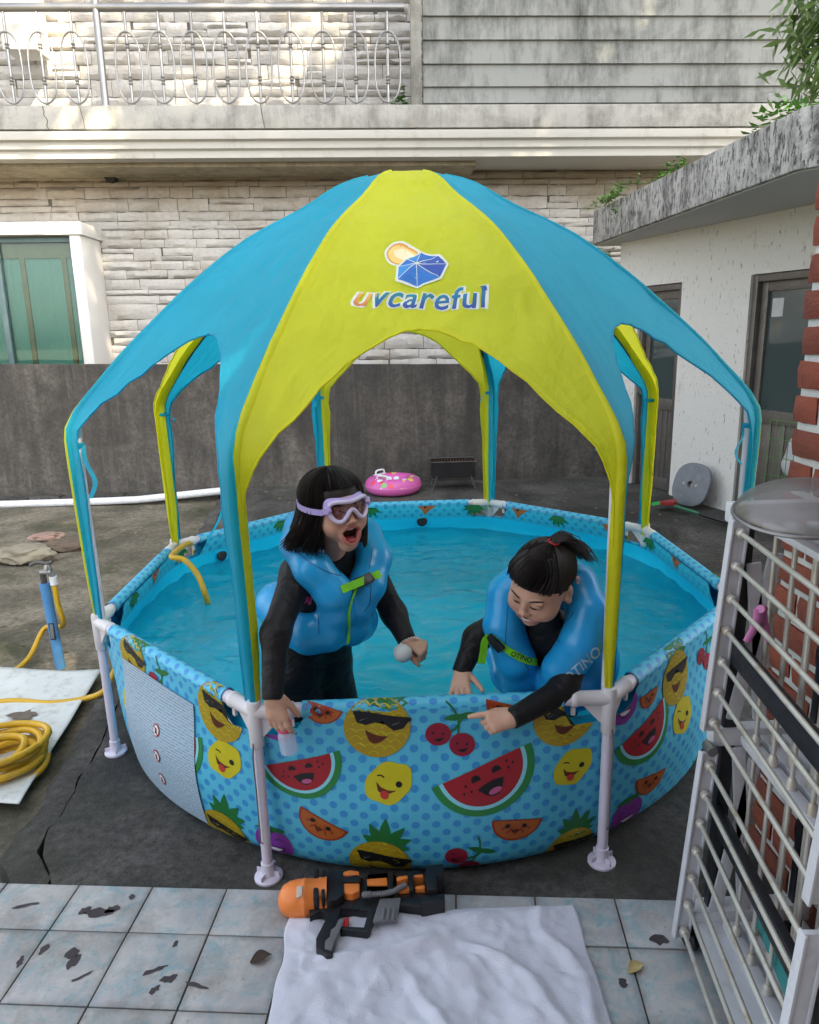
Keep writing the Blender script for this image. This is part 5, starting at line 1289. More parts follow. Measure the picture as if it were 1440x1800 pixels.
# ================================================================== girl leaning over the rim
def girl_two():
    ph = thing('person', 'smiling child with tied-up black hair leaning over the pool rim and pointing', 'person', (.34, -.82, .015))
    HS = .97
    H = fmat((.290, -1.075, .818), y=(.60, .66, .42), z=(.08, -.22, 1)) @ M.Scale(HS, 4)
    T = fmat((.322, -1.0, .688), x=(.92, -.34, -.16), z=(-.05, -.17, .24))
    t = lambda *p: np.array(T @ V(p))
    shR, shL = t(-.108, 0, -.035), t(.108, 0, -.035)
    elR, wrR = np.array(aY(838, 1122, -.96)), np.array(aY(812, 1178, -1.005)); elL, wrL = np.array(aY(990, 1213, -1.10)), np.array(aY(903, 1262, -1.195))
    hipR, hipL = t(-.052, .01, -.37), t(.052, .01, -.37); kR, kL = np.array((.30, -.80, .22)), np.array((.41, -.78, .22)); fR, fL = np.array((.30, -.74, .045)), np.array((.42, -.72, .045))
    def suit(v, g):
        for s in (-1, 1):
            v.cap(t(s*.048, 0, -.07), t(s*.040, .004, -.21), .064+g, .060+g, .04); v.cap(t(s*.040, .004, -.21), t(s*.048, .008, -.35), .060+g, .066+g, .04)
        v.cap(t(0, 0, 0), t(0, 0, -.07), .038+g, .058+g, .03)
        v.chain([t(-.06, 0, -.05), shR, elR, wrR], [.043+g, .040+g, .0325+g, .0235+g], .025); v.chain([t(.06, 0, -.05), shL, elL, wrL], [.043+g, .040+g, .0335+g, .0240+g], .025)
        v.chain([hipR, kR, fR], [.066+g, .045+g, .033+g], .03); v.chain([hipL, kL, fL], [.066+g, .045+g, .033+g], .03)
        for f in (fR, fL): v.cap(f+np.array((0, .01, -.01)), f+np.array((0, -.10, -.015)), .025+g, .02+g, .02)
    b = Vol(.0028); suit(b, -.008); b.cap(t(0, 0, -.03), np.array(H @ V((0, .022, -.055))), .034, .034, .02); head(b, H, 'grin')
    hand(b, wrR, (-.16, -.86, -.46), (-.22, -.45, .86), False, [(.15, .35, .3), (.25, .4, .3), (.2, .4, .3), (.15, .35, .3)], .20, .92, (.70, .75, -.1), .15)
    hand(b, wrL, (-.93, -.10, -.10), (-.05, -.75, .62), True, [(.12, .15, .1), (1.05, 1.1, .7), (1.15, 1.1, .7), (1.2, 1.1, .7)], .06, .98, (.75, .35, -.65), .5)
    b.build('body', SKIN, ph, headcolor(H, 'grin', (.60, .36, .26), (.48, .16, .15)))
    w = Vol(.004); suit(w, .003); w.cap(t(0, 0, .010), t(0, 0, -.06), .041, .06, .02)
    for a, e_ in ((wrR, elR), (wrL, elL)):
        d = (a-e_)/np.linalg.norm(a-e_); w.cap(a+d*.050, a+d*.056, .044, .044, .003, True)
    wet = w.build('wetsuit', WET, ph)
    v = Vol(.0042)
    for s in (-1, 1):
        v.chain([t(s*.044, -.108, -.17), t(s*.066, -.098, -.085), t(s*.106, -.050, .005), t(s*.112, .022, .052), t(s*.068, .085, .074), t(0, .104, .078)], [.050, .055, .055, .053, .052, .052], .012)
        v.chain([t(s*.046, -.108, -.15), t(s*.056, -.108, -.25)], [.049, .046], .016)
        v.chain([t(s*.056, -.106, -.25), t(s*.110, -.065, -.262), t(s*.140, .0, -.262), t(s*.108, .085, -.258), t(0, .118, -.25)], [.044, .044, .046, .050, .052], .03)
    v.chain([t(0, .10, .04), t(0, .12, -.10), t(0, .122, -.24)], [.05, .052, .052], .03)
    bk = V((.492, -.85, .485)); v.ell(M(), bk, (.082, .088, .105), .04); v.cap(t(.06, .11, -.2), np.array(bk), .07, .07, .04)
    v.cap(t(0, -.165, -.01), t(0, -.165, -.32), .012, .008, .010, True)
    vest = v.build('swim_vest', VINYL, ph, None, 2)
    for px in ([(893, 1060), (890, 1100), (888, 1140)], [(955, 1100), (975, 1118), (985, 1130)], [(1010, 1075), (990, 1098), (960, 1112)], [(912, 1150), (930, 1178)]):
        P, N = on_surface(v.bvh, px, .0004)
        if len(P) > 2: MB().tube(P, .0011, 5).build('seam', SEAM, vest)
    P, N = taut(v.bvh, [(866, 1118), (880, 1132), (895, 1144), (912, 1154), (930, 1162), (948, 1164)], .002)
    st_ = ribbon(P, N, .020).build('strap', LIME, vest)
    P, N = taut(v.bvh, [(862, 1116), (872, 1126), (884, 1140)], .004); ribbon(P, N, .026, .010).build('buckle', BUCK, vest, bevel=.002)
    bv = BVHTree.FromPolygons([q.co for q in st_.data.vertices], [tuple(p.vertices) for p in st_.data.polygons])
    text_on(bv, 'OTINO', 917, 1155, 12, .36, 'lettering', BUCK, st_, .0006, 0, 1., .02)
    text_on(v.bvh, 'OTINO', 1022, 1170, 24, -.75, 'lettering', PRINTW, vest, .001, .2, 1.05, .02)
    p0, n0 = hit(v.bvh, 862, 1117, .006)
    if p0: ribbon(spline([p0, p0+V((-.012, -.006, -.012)), p0+V((-.016, -.004, -.045)), p0+V((-.022, -.006, -.075))], 5), [V((.2, -1, .1))]*16, .021, .0015).build('strap_end', LIME, vest)
    lashes(H, ph, 1.)
    tb = MB(); tb.grid(lambda u, q: H @ V(((u-.5)*.042, -.0900+.013*(2*u-1)**2, -.0515-.0080*q)), 10, 1); tb.build('teeth', TEETH, ph)
    hv = Vol(.0036); e = lambda c, r, k=.02, sub=False: hv.ell(H, c, r, k, sub)
    e((0, .018, .034), (.080, .096, .079)); e((0, .070, -.03), (.060, .035, .060), .03)
    e((0, -.118, -.055), (.066, .066, .090), .014, True)
    for s in (-1, 1): e((s*.086, -.005, -.030), (.020, .040, .045), .010, True)
    hair = hv.build('hair', HAIR, ph, None, 2)
    tie = V((.012, .055, .122)); rr = random.Random(9); paths = []
    def ell_p(f, a, g=0): return V(((.0815+g)*math.sin(f)*math.sin(a), .018-(.0975+g)*math.sin(f)*math.cos(a), .034+(.081+g)*math.cos(f)))
    for i in range(800):       # pulled up into the tie
        a = rr.uniform(-PI, PI); f1 = rr.uniform(.85, 1.15) if abs(a) < 1.0 else rr.uniform(1.2, 1.75)
        if abs(a) < 1.0: f1 = rr.uniform(.45, .70)
        root = ell_p(f1, a); pts = []
        for j in range(9):
            q = j/8; p = root.lerp(tie, q); c0 = V((0, .018, .034)); d = p-c0
            sc_ = 1/math.sqrt((d.x/.0835)**2+(d.y/.0995)**2+(d.z/.083)**2); p2 = c0+d*max(1., sc_); pts.append(p2.lerp(p, max(0, (q-.75)*4)))
        paths.append([H @ p for p in pts])
    for i in range(850):       # fringe swept down and to one side
        a = rr.uniform(-1.15, 1.15); f0 = rr.uniform(.40, .68); f1 = rr.uniform(1.06, 1.36)+.30*max(0, -a-.15)+.42*max(0, a-.55); g = abs(rr.gauss(0, .0035))
        paths.append([H @ ell_p(f0+(f1-f0)*j/8, a+(-.22-.15*a)*(j/8)**1.5, g) for j in range(9)])
    for i in range(420):       # the tail
        a = rr.gauss(0, .5); L = rr.uniform(.06, .13); pts = [tie+V((rr.gauss(0, .006), rr.gauss(0, .006), 0))]
        for j in range(1, 8):
            q = j/7; pts.append(pts[0]+V((.05*q+.030*a*q, .055*q+.02*rr.gauss(0, .1), .020*math.sin(q*2.2)-.10*q*q))*(L/.10))
        paths.append([H @ p for p in pts])
    hs_ = MB(); strands(hs_, paths[:-420], .0016, 4); strands(hs_, paths[-420:], .0010, 4); hs_.build('locks', HAIR, hair)
    MB().tube([H @ (tie+V((.012*math.cos(a), .012*math.sin(a), -.004))) for a in [2*PI*i/12 for i in range(12)]], .0052, 8, closed=True).build('hair_tie', simple('red_tie', (.60, .02, .03), .5), hair)
    MB().tube([H @ V((.0885, .030+.012*math.cos(a), .022+.014*math.sin(a))) for a in [-.9+i*.3 for i in range(8)]], .0038, 8).build('hair_clip', simple('pink_clip', (.70, .42, .40), .35), hair)
girl_two()
# ------------------------------------------------------------------ things in the yard
# towel
tw = Mat('white_terry', (.70, .72, .82), .95, spec=.15, Sheen_Weight=.3); co = tw.coord('World'); tw.color(tw.mix(tw.noise(co, 30, 5), (.66, .68, .80), (.76, .78, .86))); tw.bump(tw.noise(co, 420, 3), .9, .003); tw.bump(tw.noise(co, 60, 4), .35, .004)
c00, c10, c01, c11 = aZ(510, 1612, .02), aZ(1008, 1590, .02), aZ(462, 1840, .02), aZ(1092, 1850, .02)
def tfn(u, v):
    p = c00.lerp(c10, u).lerp(c01.lerp(c11, u), v); x, y = p.x, p.y
    e = min(1, 14*min(u, 1-u, v, 1-v)+.12)
    w_ = .010*max(0, mnoise.noise((x*7+y*3, y*9-x*3, 1)))+.010*max(0, 1-abs((y+1.40)-.16*(x+.1)-.02*math.sin(x*9))/.03)*(1 if -.34 < x < .02 else max(0, 1-abs(x-.02)/.08) if x > .02 else 0)
    w_ *= 1.5; w_ += .013*max(0, 1-abs((x-.10)+.9*(y+1.45)-.03*math.sin(y*20))/.03)*max(0, min(1, (-1.36-y)*12))+.012*max(0, 1-abs((x+.08)+.5*(y+1.5))/.025)*max(0, min(1, (-1.42-y)*12))+.013*max(0, 1-abs((x-.27)+.25*(y+1.4)-.02*math.sin(y*24))/.028)
    w_ += .012*mnoise.noise((x*14, y*14, 4))*.7+.003*mnoise.noise((x*38, y*38, 7))
    w_ += .007*(1-2*abs(mnoise.noise((x*8+y*4, y*8-x*5, 11))))+.004*(1-2*abs(mnoise.noise((x*19, y*17+x*6, 13))))
    wob = .012*mnoise.noise((u*4, v*4, 2))
    return (x+wob*(1 if u in (0, 1) else .6), y+.010*mnoise.noise((u*5, v*5, 9)), .0145+max(0, w_)*e+.002)
mb = MB(); mb.grid(tfn, 130, 80); o = mb.build('towel', tw.mat, None, smooth=180); o.modifiers.new('thickness', 'SOLIDIFY').thickness = .003
prop(o, 'rumpled white terry towel spread on the tiles in front of the pool', 'towel')
for pts in ([(.018, 0.), (.018, 1.)], [(.975, 0), (.975, 1)]):
    MB().tube([V(tfn(pts[0][0], i/40))+V((0, 0, .0015)) for i in range(1, 39)], .0016, 5).build('hem', tw.mat, o)
for txt, u0, v0, s in (('HO', .055, .62, .045), ('TEL', .9, .55, .04)):
    me = textmesh(txt, 1, 0, .0, 0); maptext(me, lambda x, y, z: V(tfn(u0-y*s*1.3+.02, v0-x*s*1.6))+V((0, 0, .0022)), 'embossed_lettering', tw.mat, o)
# water gun lying on its side
wg = thing('water_gun', 'orange and black toy water gun lying across the edge of the towel', 'toy gun', tuple(aZ(640, 1600, .01)))
GB = simple('black_toy_plastic', (.014, .014, .016), .33, var=.1); GO = simple('orange_toy_plastic', (.88, .25, .05), .38, var=.06); GR = simple('grey_toy_plastic', (.16, .16, .17), .45); GRD = simple('red_toy_plastic', (.60, .02, .02), .4)
GZ = .036
def gpoly(px, z0, z1, name, mat, bev=.004, par=None):
    q = [aZ(x, y, (z0+z1)/2) for x, y in px]
    return MB().prism([(p.x, p.y) for p in q], z0, z1).build(name, mat, par or wg, bevel=bev)
ta, tb_ = aZ(490, 1583, .045), aZ(556, 1577, .045); d = (tb_-ta).normalized(); L = (tb_-ta).length; rad = .046
Rt = M.Translation(ta) @ d.to_track_quat('Z', 'Y').to_matrix().to_4x4()
tank = MB().lathe([(0, -.006), (.018, -.003), (.034, .008), (.043, .026), (.046, .045), (.046, .06), (.0475, .062), (.0475, .067), (.046, .069), (.046, L+.025)], 32, Rt @ M.Translation((0, 0, .004))).build('tank', GO, wg)
gpoly([(522, 1559), (532, 1558), (531, 1575), (521, 1580)], .088, .0925, 'sticker', simple('sticker_paper', (.66, .60, .50), .5), .0005)
gpoly([(552, 1549), (562, 1548), (562, 1600), (552, 1601)], .006, .088, 'tank_band', GB); gpoly([(566, 1549), (573, 1548), (573, 1598), (566, 1599)], .008, .086, 'tank_band', GB)
gpoly([(573, 1545), (598, 1544), (604, 1552), (640, 1552), (642, 1568), (650, 1576), (648, 1590), (668, 1580), (700, 1580), (740, 1578), (780, 1586), (782, 1600), (740, 1604), (700, 1600), (672, 1604), (660, 1612), (650, 1646), (645, 1650), (598, 1644), (598, 1638), (640, 1640), (648, 1610), (600, 1606), (598, 1616), (588, 1640), (586, 1690), (574, 1691), (556, 1678), (556, 1660), (570, 1632), (577, 1618), (566, 1610), (545, 1622), (543, 1602), (568, 1598)], .014, .050, 'body', GB, .004)
gpoly([(574, 1546), (600, 1545), (606, 1556), (606, 1590), (590, 1600), (574, 1600)], .014, .074, 'housing', GB, .006)
gpoly([(640, 1553), (650, 1541), (690, 1538), (740, 1540), (742, 1549), (700, 1550), (686, 1545), (650, 1549), (648, 1575), (688, 1578), (690, 1569), (640, 1580)], .022, .056, 'pump_frame', GB, .004)
for px, n in (([(604, 1546), (616, 1543), (632, 1545), (632, 1551), (604, 1553)], 'cap'), ([(604, 1565), (633, 1563), (633, 1580), (620, 1586), (606, 1584)], 'cap'), ([(645, 1556), (681, 1553), (682, 1567), (646, 1567)], 'pump_tube'), ([(697, 1552), (717, 1549), (718, 1555), (698, 1560)], 'pump_tube'), ([(727, 1549), (744, 1547), (745, 1552), (727, 1553)], 'pump_tube'), ([(702, 1573), (720, 1568), (721, 1575), (702, 1577)], 'pump_tube'), ([(730, 1569), (747, 1566), (748, 1573), (730, 1574)], 'pump_tube')): gpoly(px, .02, .070 if n == 'cap' else .060, n, GO, .004)
gpoly([(603, 1555), (628, 1550), (636, 1555), (634, 1563), (602, 1563)], .03, .076, 'valve', GB, .004)
gpoly([(682, 1543), (692, 1541), (692, 1580), (682, 1581)], .02, .064, 'pump_band', GB, .003); gpoly([(718, 1546), (727, 1545), (728, 1577), (720, 1578)], .02, .064, 'pump_band', GB, .003)
gpoly([(750, 1540), (780, 1536), (781, 1552), (768, 1556), (770, 1582), (752, 1583), (748, 1560)], .008, .076, 'muzzle', GB, .006)
gpoly([(738, 1590), (782, 1584), (783, 1598), (740, 1604)], .010, .062, 'barrel', GB, .005)
gpoly([(668, 1582), (705, 1580), (698, 1618), (655, 1622), (660, 1606)], .050, .058, 'side_plate', GR, .002)
for i in range(3):
    a = aZ(676+i*9, 1598, .058); b = aZ(673+i*9, 1618, .058); MB().tube([a, b], .0045, 8).build('plate_rib', GR, wg)
hp_ = [aZ(x, y, .068) for x, y in ((644, 1573), (662, 1572), (680, 1570), (694, 1566), (704, 1560), (714, 1556))]; sp_ = spline(hp_, 8)
MB().tube(sp_, [.0062+.0014*(i % 2) for i in range(len(sp_))], 10).lathe([(0, -.012), (.007, -.011), (.0088, -.004), (.0088, .012), (.006, .016)], 12, M.Translation(hp_[0]) @ (hp_[1]-hp_[0]).to_track_quat('Z', 'Y').to_matrix().to_4x4()).build('hose', GR, wg)
gpoly([(596, 1617), (606, 1615), (596, 1640), (590, 1652), (583, 1672), (571, 1668), (572, 1655), (580, 1648), (582, 1636), (590, 1630)], .050, .056, 'grip_pad', GR, .002)
gpoly([(605, 1621), (614, 1617), (611, 1637), (602, 1637)], .022, .044, 'trigger', GRD, .003)
# swim ring by the wall
sr = thing('swim_ring', 'pink printed inflatable swim ring lying near the boundary wall', 'swim ring', (.02, 3.55, 0))
sc = aZ(692, 866, 0)
mR, mr = .175, .092
pk = Mat('pink_vinyl', (.70, .14, .42), .25); co = pk.coord('World'); vv = pk.vor(co, 13, 'F1', 'Color'); ds = pk.vor(co, 13)
cc = pk.mix(pk.ramp(ds, [(.34, (1, 1, 1)), (.38, (0, 0, 0))]), (.62, .12, .40), pk.ramp(pk.xyz(vv)[0], [(.0, (.75, .62, .05)), (.35, (.70, .75, .80)), (.6, (.75, .08, .14)), (.8, (.20, .50, .16))], 'CONSTANT'))
nz = pk.xyz(co)[2]; cc = pk.mix(pk.ramp(nz, [(.085, (0, 0, 0)), (.10, (1, 1, 1))]), (.70, .15, .46), cc); pk.color(cc)
MB().grid(lambda u, v: V((sc.x+(mR+mr*math.cos(2*PI*v))*math.cos(2*PI*u), sc.y+(mR+mr*math.cos(2*PI*v))*math.sin(2*PI*u), .082+.078*math.sin(2*PI*v)+.003*math.sin(u*2*PI*40)*max(0, math.cos(2*PI*v)))), 120, 22, cu=True).build('tube', pk.mat, sr, smooth=180)
hw_ = simple('white_handle', (.75, .75, .78), .35)
for a, zz in ((2.35, .165), (4.1, .16)):
    cpos = V((sc.x+mR*math.cos(a), sc.y+mR*math.sin(a), zz)); tg_ = V((-math.sin(a), math.cos(a), 0))
    MB().tube(spline([cpos-tg_*.055-V((0, 0, .012)), cpos-tg_*.045+V((0, 0, .03)), cpos+tg_*.045+V((0, 0, .03)), cpos+tg_*.055-V((0, 0, .012))], 5), .008, 8).box(cpos-V((0, 0, .008)), (.04, .14, .008), a).build('handle', hw_, sr)
# barbecue
bq = thing('barbecue_grill', 'black folding charcoal grill on wire legs by the boundary wall', 'grill', tuple(aZ(795, 860, 0)))
g0 = aZ(758, 863, 0); g1 = aZ(838, 861, 0); gc = (g0+g1)/2+V((0, .10, 0)); gw = (g1-g0).length*.93; gd = .24; zt_, zl = .275, .125
bxm = MB()
for sy in (-1, 1): bxm.box((gc.x, gc.y+sy*gd/2, (zt_+zl)/2), (gw, .006, zt_-zl))
for sx in (-1, 1): bxm.box((gc.x+sx*gw/2, gc.y, (zt_+zl)/2), (.006, gd-.007, zt_-zl))
bxm.box((gc.x, gc.y, zl+.004), (gw-.008, gd-.008, .006)); BKM = simple('sooty_steel', (.014, .014, .015), .5, .3, var=.3); bxm.build('fire_box', BKM, bq)
RUST = simple('rusty_grate', (.17, .075, .03), .8, .2, var=.3)
MB().box((gc.x, gc.y, zl+.09), (gw-.03, gd-.03, .02)).build('ash', RUST, bq)
for i in range(14): MB().tube([(gc.x-gw/2+.02+i*(gw-.04)/13, gc.y-gd/2+.005, zt_-.012), (gc.x-gw/2+.02+i*(gw-.04)/13, gc.y+gd/2-.005, zt_-.012)], .0025, 5).build('grate_bar', RUST, bq)
for sy in (-1, 1): MB().bar((gc.x-gw/2-.012, gc.y+sy*gd/2, zt_+.003), (gc.x+gw/2+.012, gc.y+sy*gd/2, zt_+.003), .014, .006).build('rim', STEEL, bq)
for sx in (-1, 1):
    for sy in (-1, 1): MB().tube([(gc.x+sx*gw*.40, gc.y+sy*gd*.5-.006*sy*-1, zl+.02), (gc.x+sx*gw*.52, gc.y+sy*gd*.55, .003)], .0045, 6).build('leg', STEEL, bq)
# parasol base leaning on the stucco wall, broom
pb = thing('parasol_base', 'round grey concrete parasol base leaning against the stucco wall', 'parasol base', tuple(aZ(1210, 895, 0)))
pc = aZ(1208, 893, 0); pn = V((-.86, -.42, .30)).normalized(); PM = fmat((pc.x+.045, pc.y+.035, .185), x=V((-pn.y, pn.x, 0)), z=pn)
bc_ = simple('grey_cast_concrete', (.19, .205, .225), .7, var=.15, dirt=(.26, .26, .25), bump=.4); prf_ = []
def sqr(a, p=2.6): return 1/((abs(math.cos(a))**p+abs(math.sin(a))**p)**(1/p))
mb = MB(); prof_ = [(.026, .03), (.030, .034), (.155, .03), (.176, .022), (.182, .008), (.178, -.012), (.026, -.012), (.026, .03)]
n = 48; vs = [PM @ V((r*math.cos(2*PI*j/n)*(sqr(2*PI*j/n) if r > .1 else 1), r*math.sin(2*PI*j/n)*(sqr(2*PI*j/n) if r > .1 else 1), z)) for r, z in prof_ for j in range(n)]
mb.add(vs, [(i*n+j, i*n+(j+1) % n, (i+1)*n+(j+1) % n, (i+1)*n+j) for i in range(len(prof_)-1) for j in range(n)]); mb.build('disc', bc_, pb)
for sx in (-1, 1): MB().lathe([(0, .0345), (.012, .0345), (.014, .030)], 12, PM @ M.Translation((sx*.062, 0, .0))).build('plug', simple('cement_plug', (.40, .37, .30), .9), pb)
br = thing('broom', 'broom with red head, green handle and coloured bristles on the floor', 'broom', tuple(aZ(1180, 905, 0)))
h0, h1, h2 = aZ(1182, 888, .06), aZ(1230, 903, .05), aZ(1300, 925, .03)
MB().tube([h0, h1], .0135, 10).build('handle', simple('green_handle', (.03, .16, .085), .4), br); 
sp_ = [h1+(h2-h1)*(i/40) for i in range(41)]; MB().tube(sp_, [.013+.003*(i % 2) for i in range(41)], 10).build('grip', GB, br)
hd = (h1-h0).normalized(); side = V((-hd.y, hd.x, 0)); up_ = hd.cross(side)
MB().add([h0+hd*.03+side*.015, h0+hd*.03-side*.015, h0-hd*.05-side*.085, h0-hd*.05+side*.085]+[p+V((0, 0, .035)) for p in (h0+hd*.03+side*.015, h0+hd*.03-side*.015, h0-hd*.05-side*.085, h0-hd*.05+side*.085)], [(3, 2, 1, 0), (4, 5, 6, 7), (0, 1, 5, 4), (1, 2, 6, 5), (2, 3, 7, 6), (3, 0, 4, 7)]).build('head', simple('red_broom_plastic', (.30, .03, .03), .4), br, bevel=.005)
for i, (col, nm) in enumerate((((.04, .45, .09), 'green'), ((.02, .03, .32), 'blue'), ((.05, .50, .10), 'green'))):
    bmat = Mat('bristle_'+nm, col, .7); bmat.bump(bmat.noise(bmat.coord('World', (1, 1, 1)), 200, 2), .8, .004); s0 = -.085+i*.0567
    a, b = h0-hd*.05+side*(s0+.002), h0-hd*.05+side*(s0+.0547); tip = -hd*.085-V((0, 0, .03))
    q = [a, b, b+tip+side*.012, a+tip-side*.004]; MB().add([p+V((0, 0, z)) for z in (.003, .032) for p in q], [(3, 2, 1, 0), (4, 5, 6, 7), (0, 1, 5, 4), (1, 2, 6, 5), (2, 3, 7, 6), (3, 0, 4, 7)]).build('bristles', bmat.mat, br)
# standpipe with tap and yellow hose
st = thing('standpipe', 'blue lagged standpipe with a metal tap standing left of the pool', 'tap', tuple(aZ(107, 1172, -.10)))
s0, s1 = aZ(107, 1172, -.09), None; s1 = aY(78, 1025, s0.y-.005)
BLP = simple('blue_pipe_wrap', (.07, .24, .50), .5, var=.15, dirt=(.16, .26, .38)); MB().tube([s0-V((0, 0, .03)), s0.lerp(s1, .34), s0.lerp(s1, .6), s1], .023, 16).build('lagging', BLP, st)
tear = s0.lerp(s1, .45)+V((.003, -.0225, 0)); MB().box(tear, (.017, .006, .075), M.Rotation(.04, 3, 'Y')).build('tear', GR, st, bevel=.002); MB().box(tear+V((0, .002, 0)), (.024, .006, .086)).build('tear_edge', GB, st)
ax_ = (s1-s0).normalized(); tp = s1+ax_*.055; MB().tube([s1, tp], .014, 12).build('riser', DARKMET, st)
mtl = simple('worn_chrome', (.42, .42, .42), .35, .9, var=.25)
MB().tube([tp-V((.005, 0, 0)), tp+V((.05, -.01, .005))], .014, 12).tube([tp+V((.045, -.008, .005)), tp+V((.052, -.01, -.03))], .012, 12).lathe([(.018, 0), (.018, .012), (.012, .03)], 12, M.Translation(tp+V((.03, -.005, .01)))).build('tap_body', mtl, st)
MB().tube(spline([tp+V((-.045, -.01, .04)), tp+V((-.01, -.012, .055)), tp+V((.03, -.005, .045)), tp+V((.055, 0, .052))], 5), .010, 8).build('tap_handle', DARKMET, st)
MB().tube([tp+V((.052, -.01, -.02)), tp+V((.053, -.01, -.06))], .018, 12).build('hose_connector', WHITEP, st)
YH = simple('yellow_hose', (.60, .36, .015), .42, var=.10, dirt=(.42, .30, .08))
hs0 = tp+V((.053, -.01, -.055))
pts = [hs0, hs0+V((.002, 0, -.10)), hs0+V((-.02, .06, -.24)), aZ(78, 1105, .0), aZ(48, 1160, -.06), aZ(0, 1190, -.075), aZ(-60, 1200, -.08), aZ(-110, 1225, -.07), aZ(-60, 1240, -.055), aZ(20, 1232, -.05), aZ(90, 1236, -.05), aZ(150, 1228, -.04), aZ(182, 1215, .012), aZ(196, 1190, .02), aZ(215, 1150, .02)]
hz = MB().tube(spline(pts, 8), .0125, 10).build('hose', YH); prop(hz, 'yellow hose running from the tap across the white sheet', 'hose')
cc0 = aZ(8, 1345, -.045); pts = []
for i in range(9*26):
    a = 2*PI*i/26; k = i/26; r = .125+.022*math.sin(k*2.4)+.010*math.sin(k*5.1); pts.append((cc0.x+.02*math.sin(k*1.7)+r*math.cos(a), cc0.y+.02*math.cos(k*2.3)+r*math.sin(a), -.062+.0125*k+.006*math.sin(a*2+k)))
hz = MB().tube(pts, .0125, 9).build('hose_coil', YH); prop(hz, 'coil of yellow hose heaped on the white sheet', 'hose')
pts = [aY(300, 978, .54), aY(318, 972, .50), aY(338, 985, .45), aY(352, 1015, .41), aY(362, 1050, .40), aY(368, 1075, .38)]
ph_ = [(V(p)) for p in pts]
q0 = wall_p(math.radians(151.5), .3, .02)
path = [V((q0.x-.04, q0.y+.02, -.0)), V((q0.x-.03, q0.y+.01, .25)), V((q0.x-.01, q0.y, .48)), aZ(302, 977, .555), aZ(325, 985, .548), aZ(347, 1010, .49), aZ(360, 1042, .42), aZ(366, 1062, .36)]
hz = MB().tube(spline(path, 8), .0125, 10).build('hose', YH); prop(hz, 'yellow hose hooked over the pool rim with its end in the water', 'hose')
# white sheet
shm = simple('white_vinyl_sheet', (.62, .66, .64), .55, var=.06, dirt=(.34, .31, .26)); q00, q10, q01, q11 = aZ(-120, 1190, -.07), aZ(179, 1178, -.045), aZ(-170, 1400, -.07), aZ(34, 1416, -.05)
def shf(u, v):
    p = q00.lerp(q10, u).lerp(q01.lerp(q11, u), v); roll = .035*max(0, 1-v*6)*max(0, 1-abs(u-.35)*2.4)
    return (p.x, p.y, -.062+.022*u+roll+.006*mnoise.noise((p.x*6, p.y*6, 0)))
mb = MB(); mb.grid(shf, 40, 40); o = mb.build('floor_sheet', shm, None, smooth=180); o.modifiers.new('t', 'SOLIDIFY').thickness = .004; prop(o, 'dirty white vinyl sheet lying beside the cracked slab edge', 'sheet')
dbr = simple('silt', (.16, .13, .10), .95, var=.3, bump=.8)
for (x, y, w_, h_) in ((40, 1260, 40, 14), (70, 1300, 30, 20)):
    p = aZ(x, y, -.045); n = 18; rr = [random.uniform(.6, 1.2) for _ in range(n)]; MB().add([(p.x+w_*.0016*rr[i]*math.cos(2*PI*i/n), p.y+h_*.003*rr[i]*math.sin(2*PI*i/n), shf(.72, .4)[2]+.010) for i in range(n)], [tuple(range(n))]).build('silt_patch', dbr, o)
# rocks
def rock(name, label, c, s, col, sd, flat=.5):
    bm = bmesh.new(); bmesh.ops.create_icosphere(bm, subdivisions=4, radius=1)
    for v in bm.verts:
        q = v.co.copy(); d = 1+.34*mnoise.noise(q*1.3+V((sd, 0, 0)))+.22*mnoise.noise(q*3.1+V((0, sd, 0)))+.05*mnoise.noise(q*9); p = q*d
        p.z = max(-.5, min(p.z, .55+.1*mnoise.noise(q*2))); v.co = V((p.x*s[0], p.y*s[1], p.z*s[2]))+V(c)
    me = bpy.data.meshes.new(name); bm.to_mesh(me); bm.free(); me.materials.append(col); me.polygons.foreach_set('use_smooth', [True]*len(me.polygons)); me.set_sharp_from_angle(angle=.6)
    prop(put(bpy.data.objects.new(name, me), None, M()), label, 'rock')
p = aZ(42, 985, -.08); rock('rock', 'large pale yellowish boulder on the yard floor', (p.x, p.y, -.03), (.20, .13, .085), simple('pale_rock', (.25, .225, .165), .9, var=.25, bump=1.), 2)
p = aZ(82, 952, -.08); rock('flat_stone', 'thin pinkish flat stone behind the pale boulder', (p.x, p.y, -.035), (.12, .085, .035), simple('pink_rock', (.27, .18, .14), .9, var=.2, bump=.6), 5)
p = aZ(105, 962, -.08); rock('flat_stone', 'dark brown flat stone under the pinkish one', (p.x, p.y+.02, -.07), (.19, .12, .05), simple('brown_rock', (.12, .09, .065), .9, var=.2, bump=.6), 8)
# dead leaf on the tiles
def dead_leaf(px, py, s, a, label, col):
    p = aZ(px, py, .014); pts = []; n = 9
    mb = MB(); mb.grid(lambda u, v: (p.x+math.cos(a)*s*(u-.5)*2-math.sin(a)*s*(v-.5)*1.3*math.sin(PI*min(.98, u+.05)), p.y+math.sin(a)*s*(u-.5)*2+math.cos(a)*s*(v-.5)*1.3*math.sin(PI*min(.98, u+.05)), .0145+.010*(2*v-1)**2*math.sin(PI*u)+.006*u), 8, 4)
    prop(mb.build('dead_leaf', simple('leaf_litter', col, .7, var=.3), None, smooth=180), label, 'leaf')
dead_leaf(459, 1687, .026, .3, 'dark brown curled leaf on the tile left of the towel', (.05, .03, .02)); dead_leaf(1118, 1704, .022, .4, 'small yellowed leaf on the tile beside the rack wheels', (.42, .33, .14))
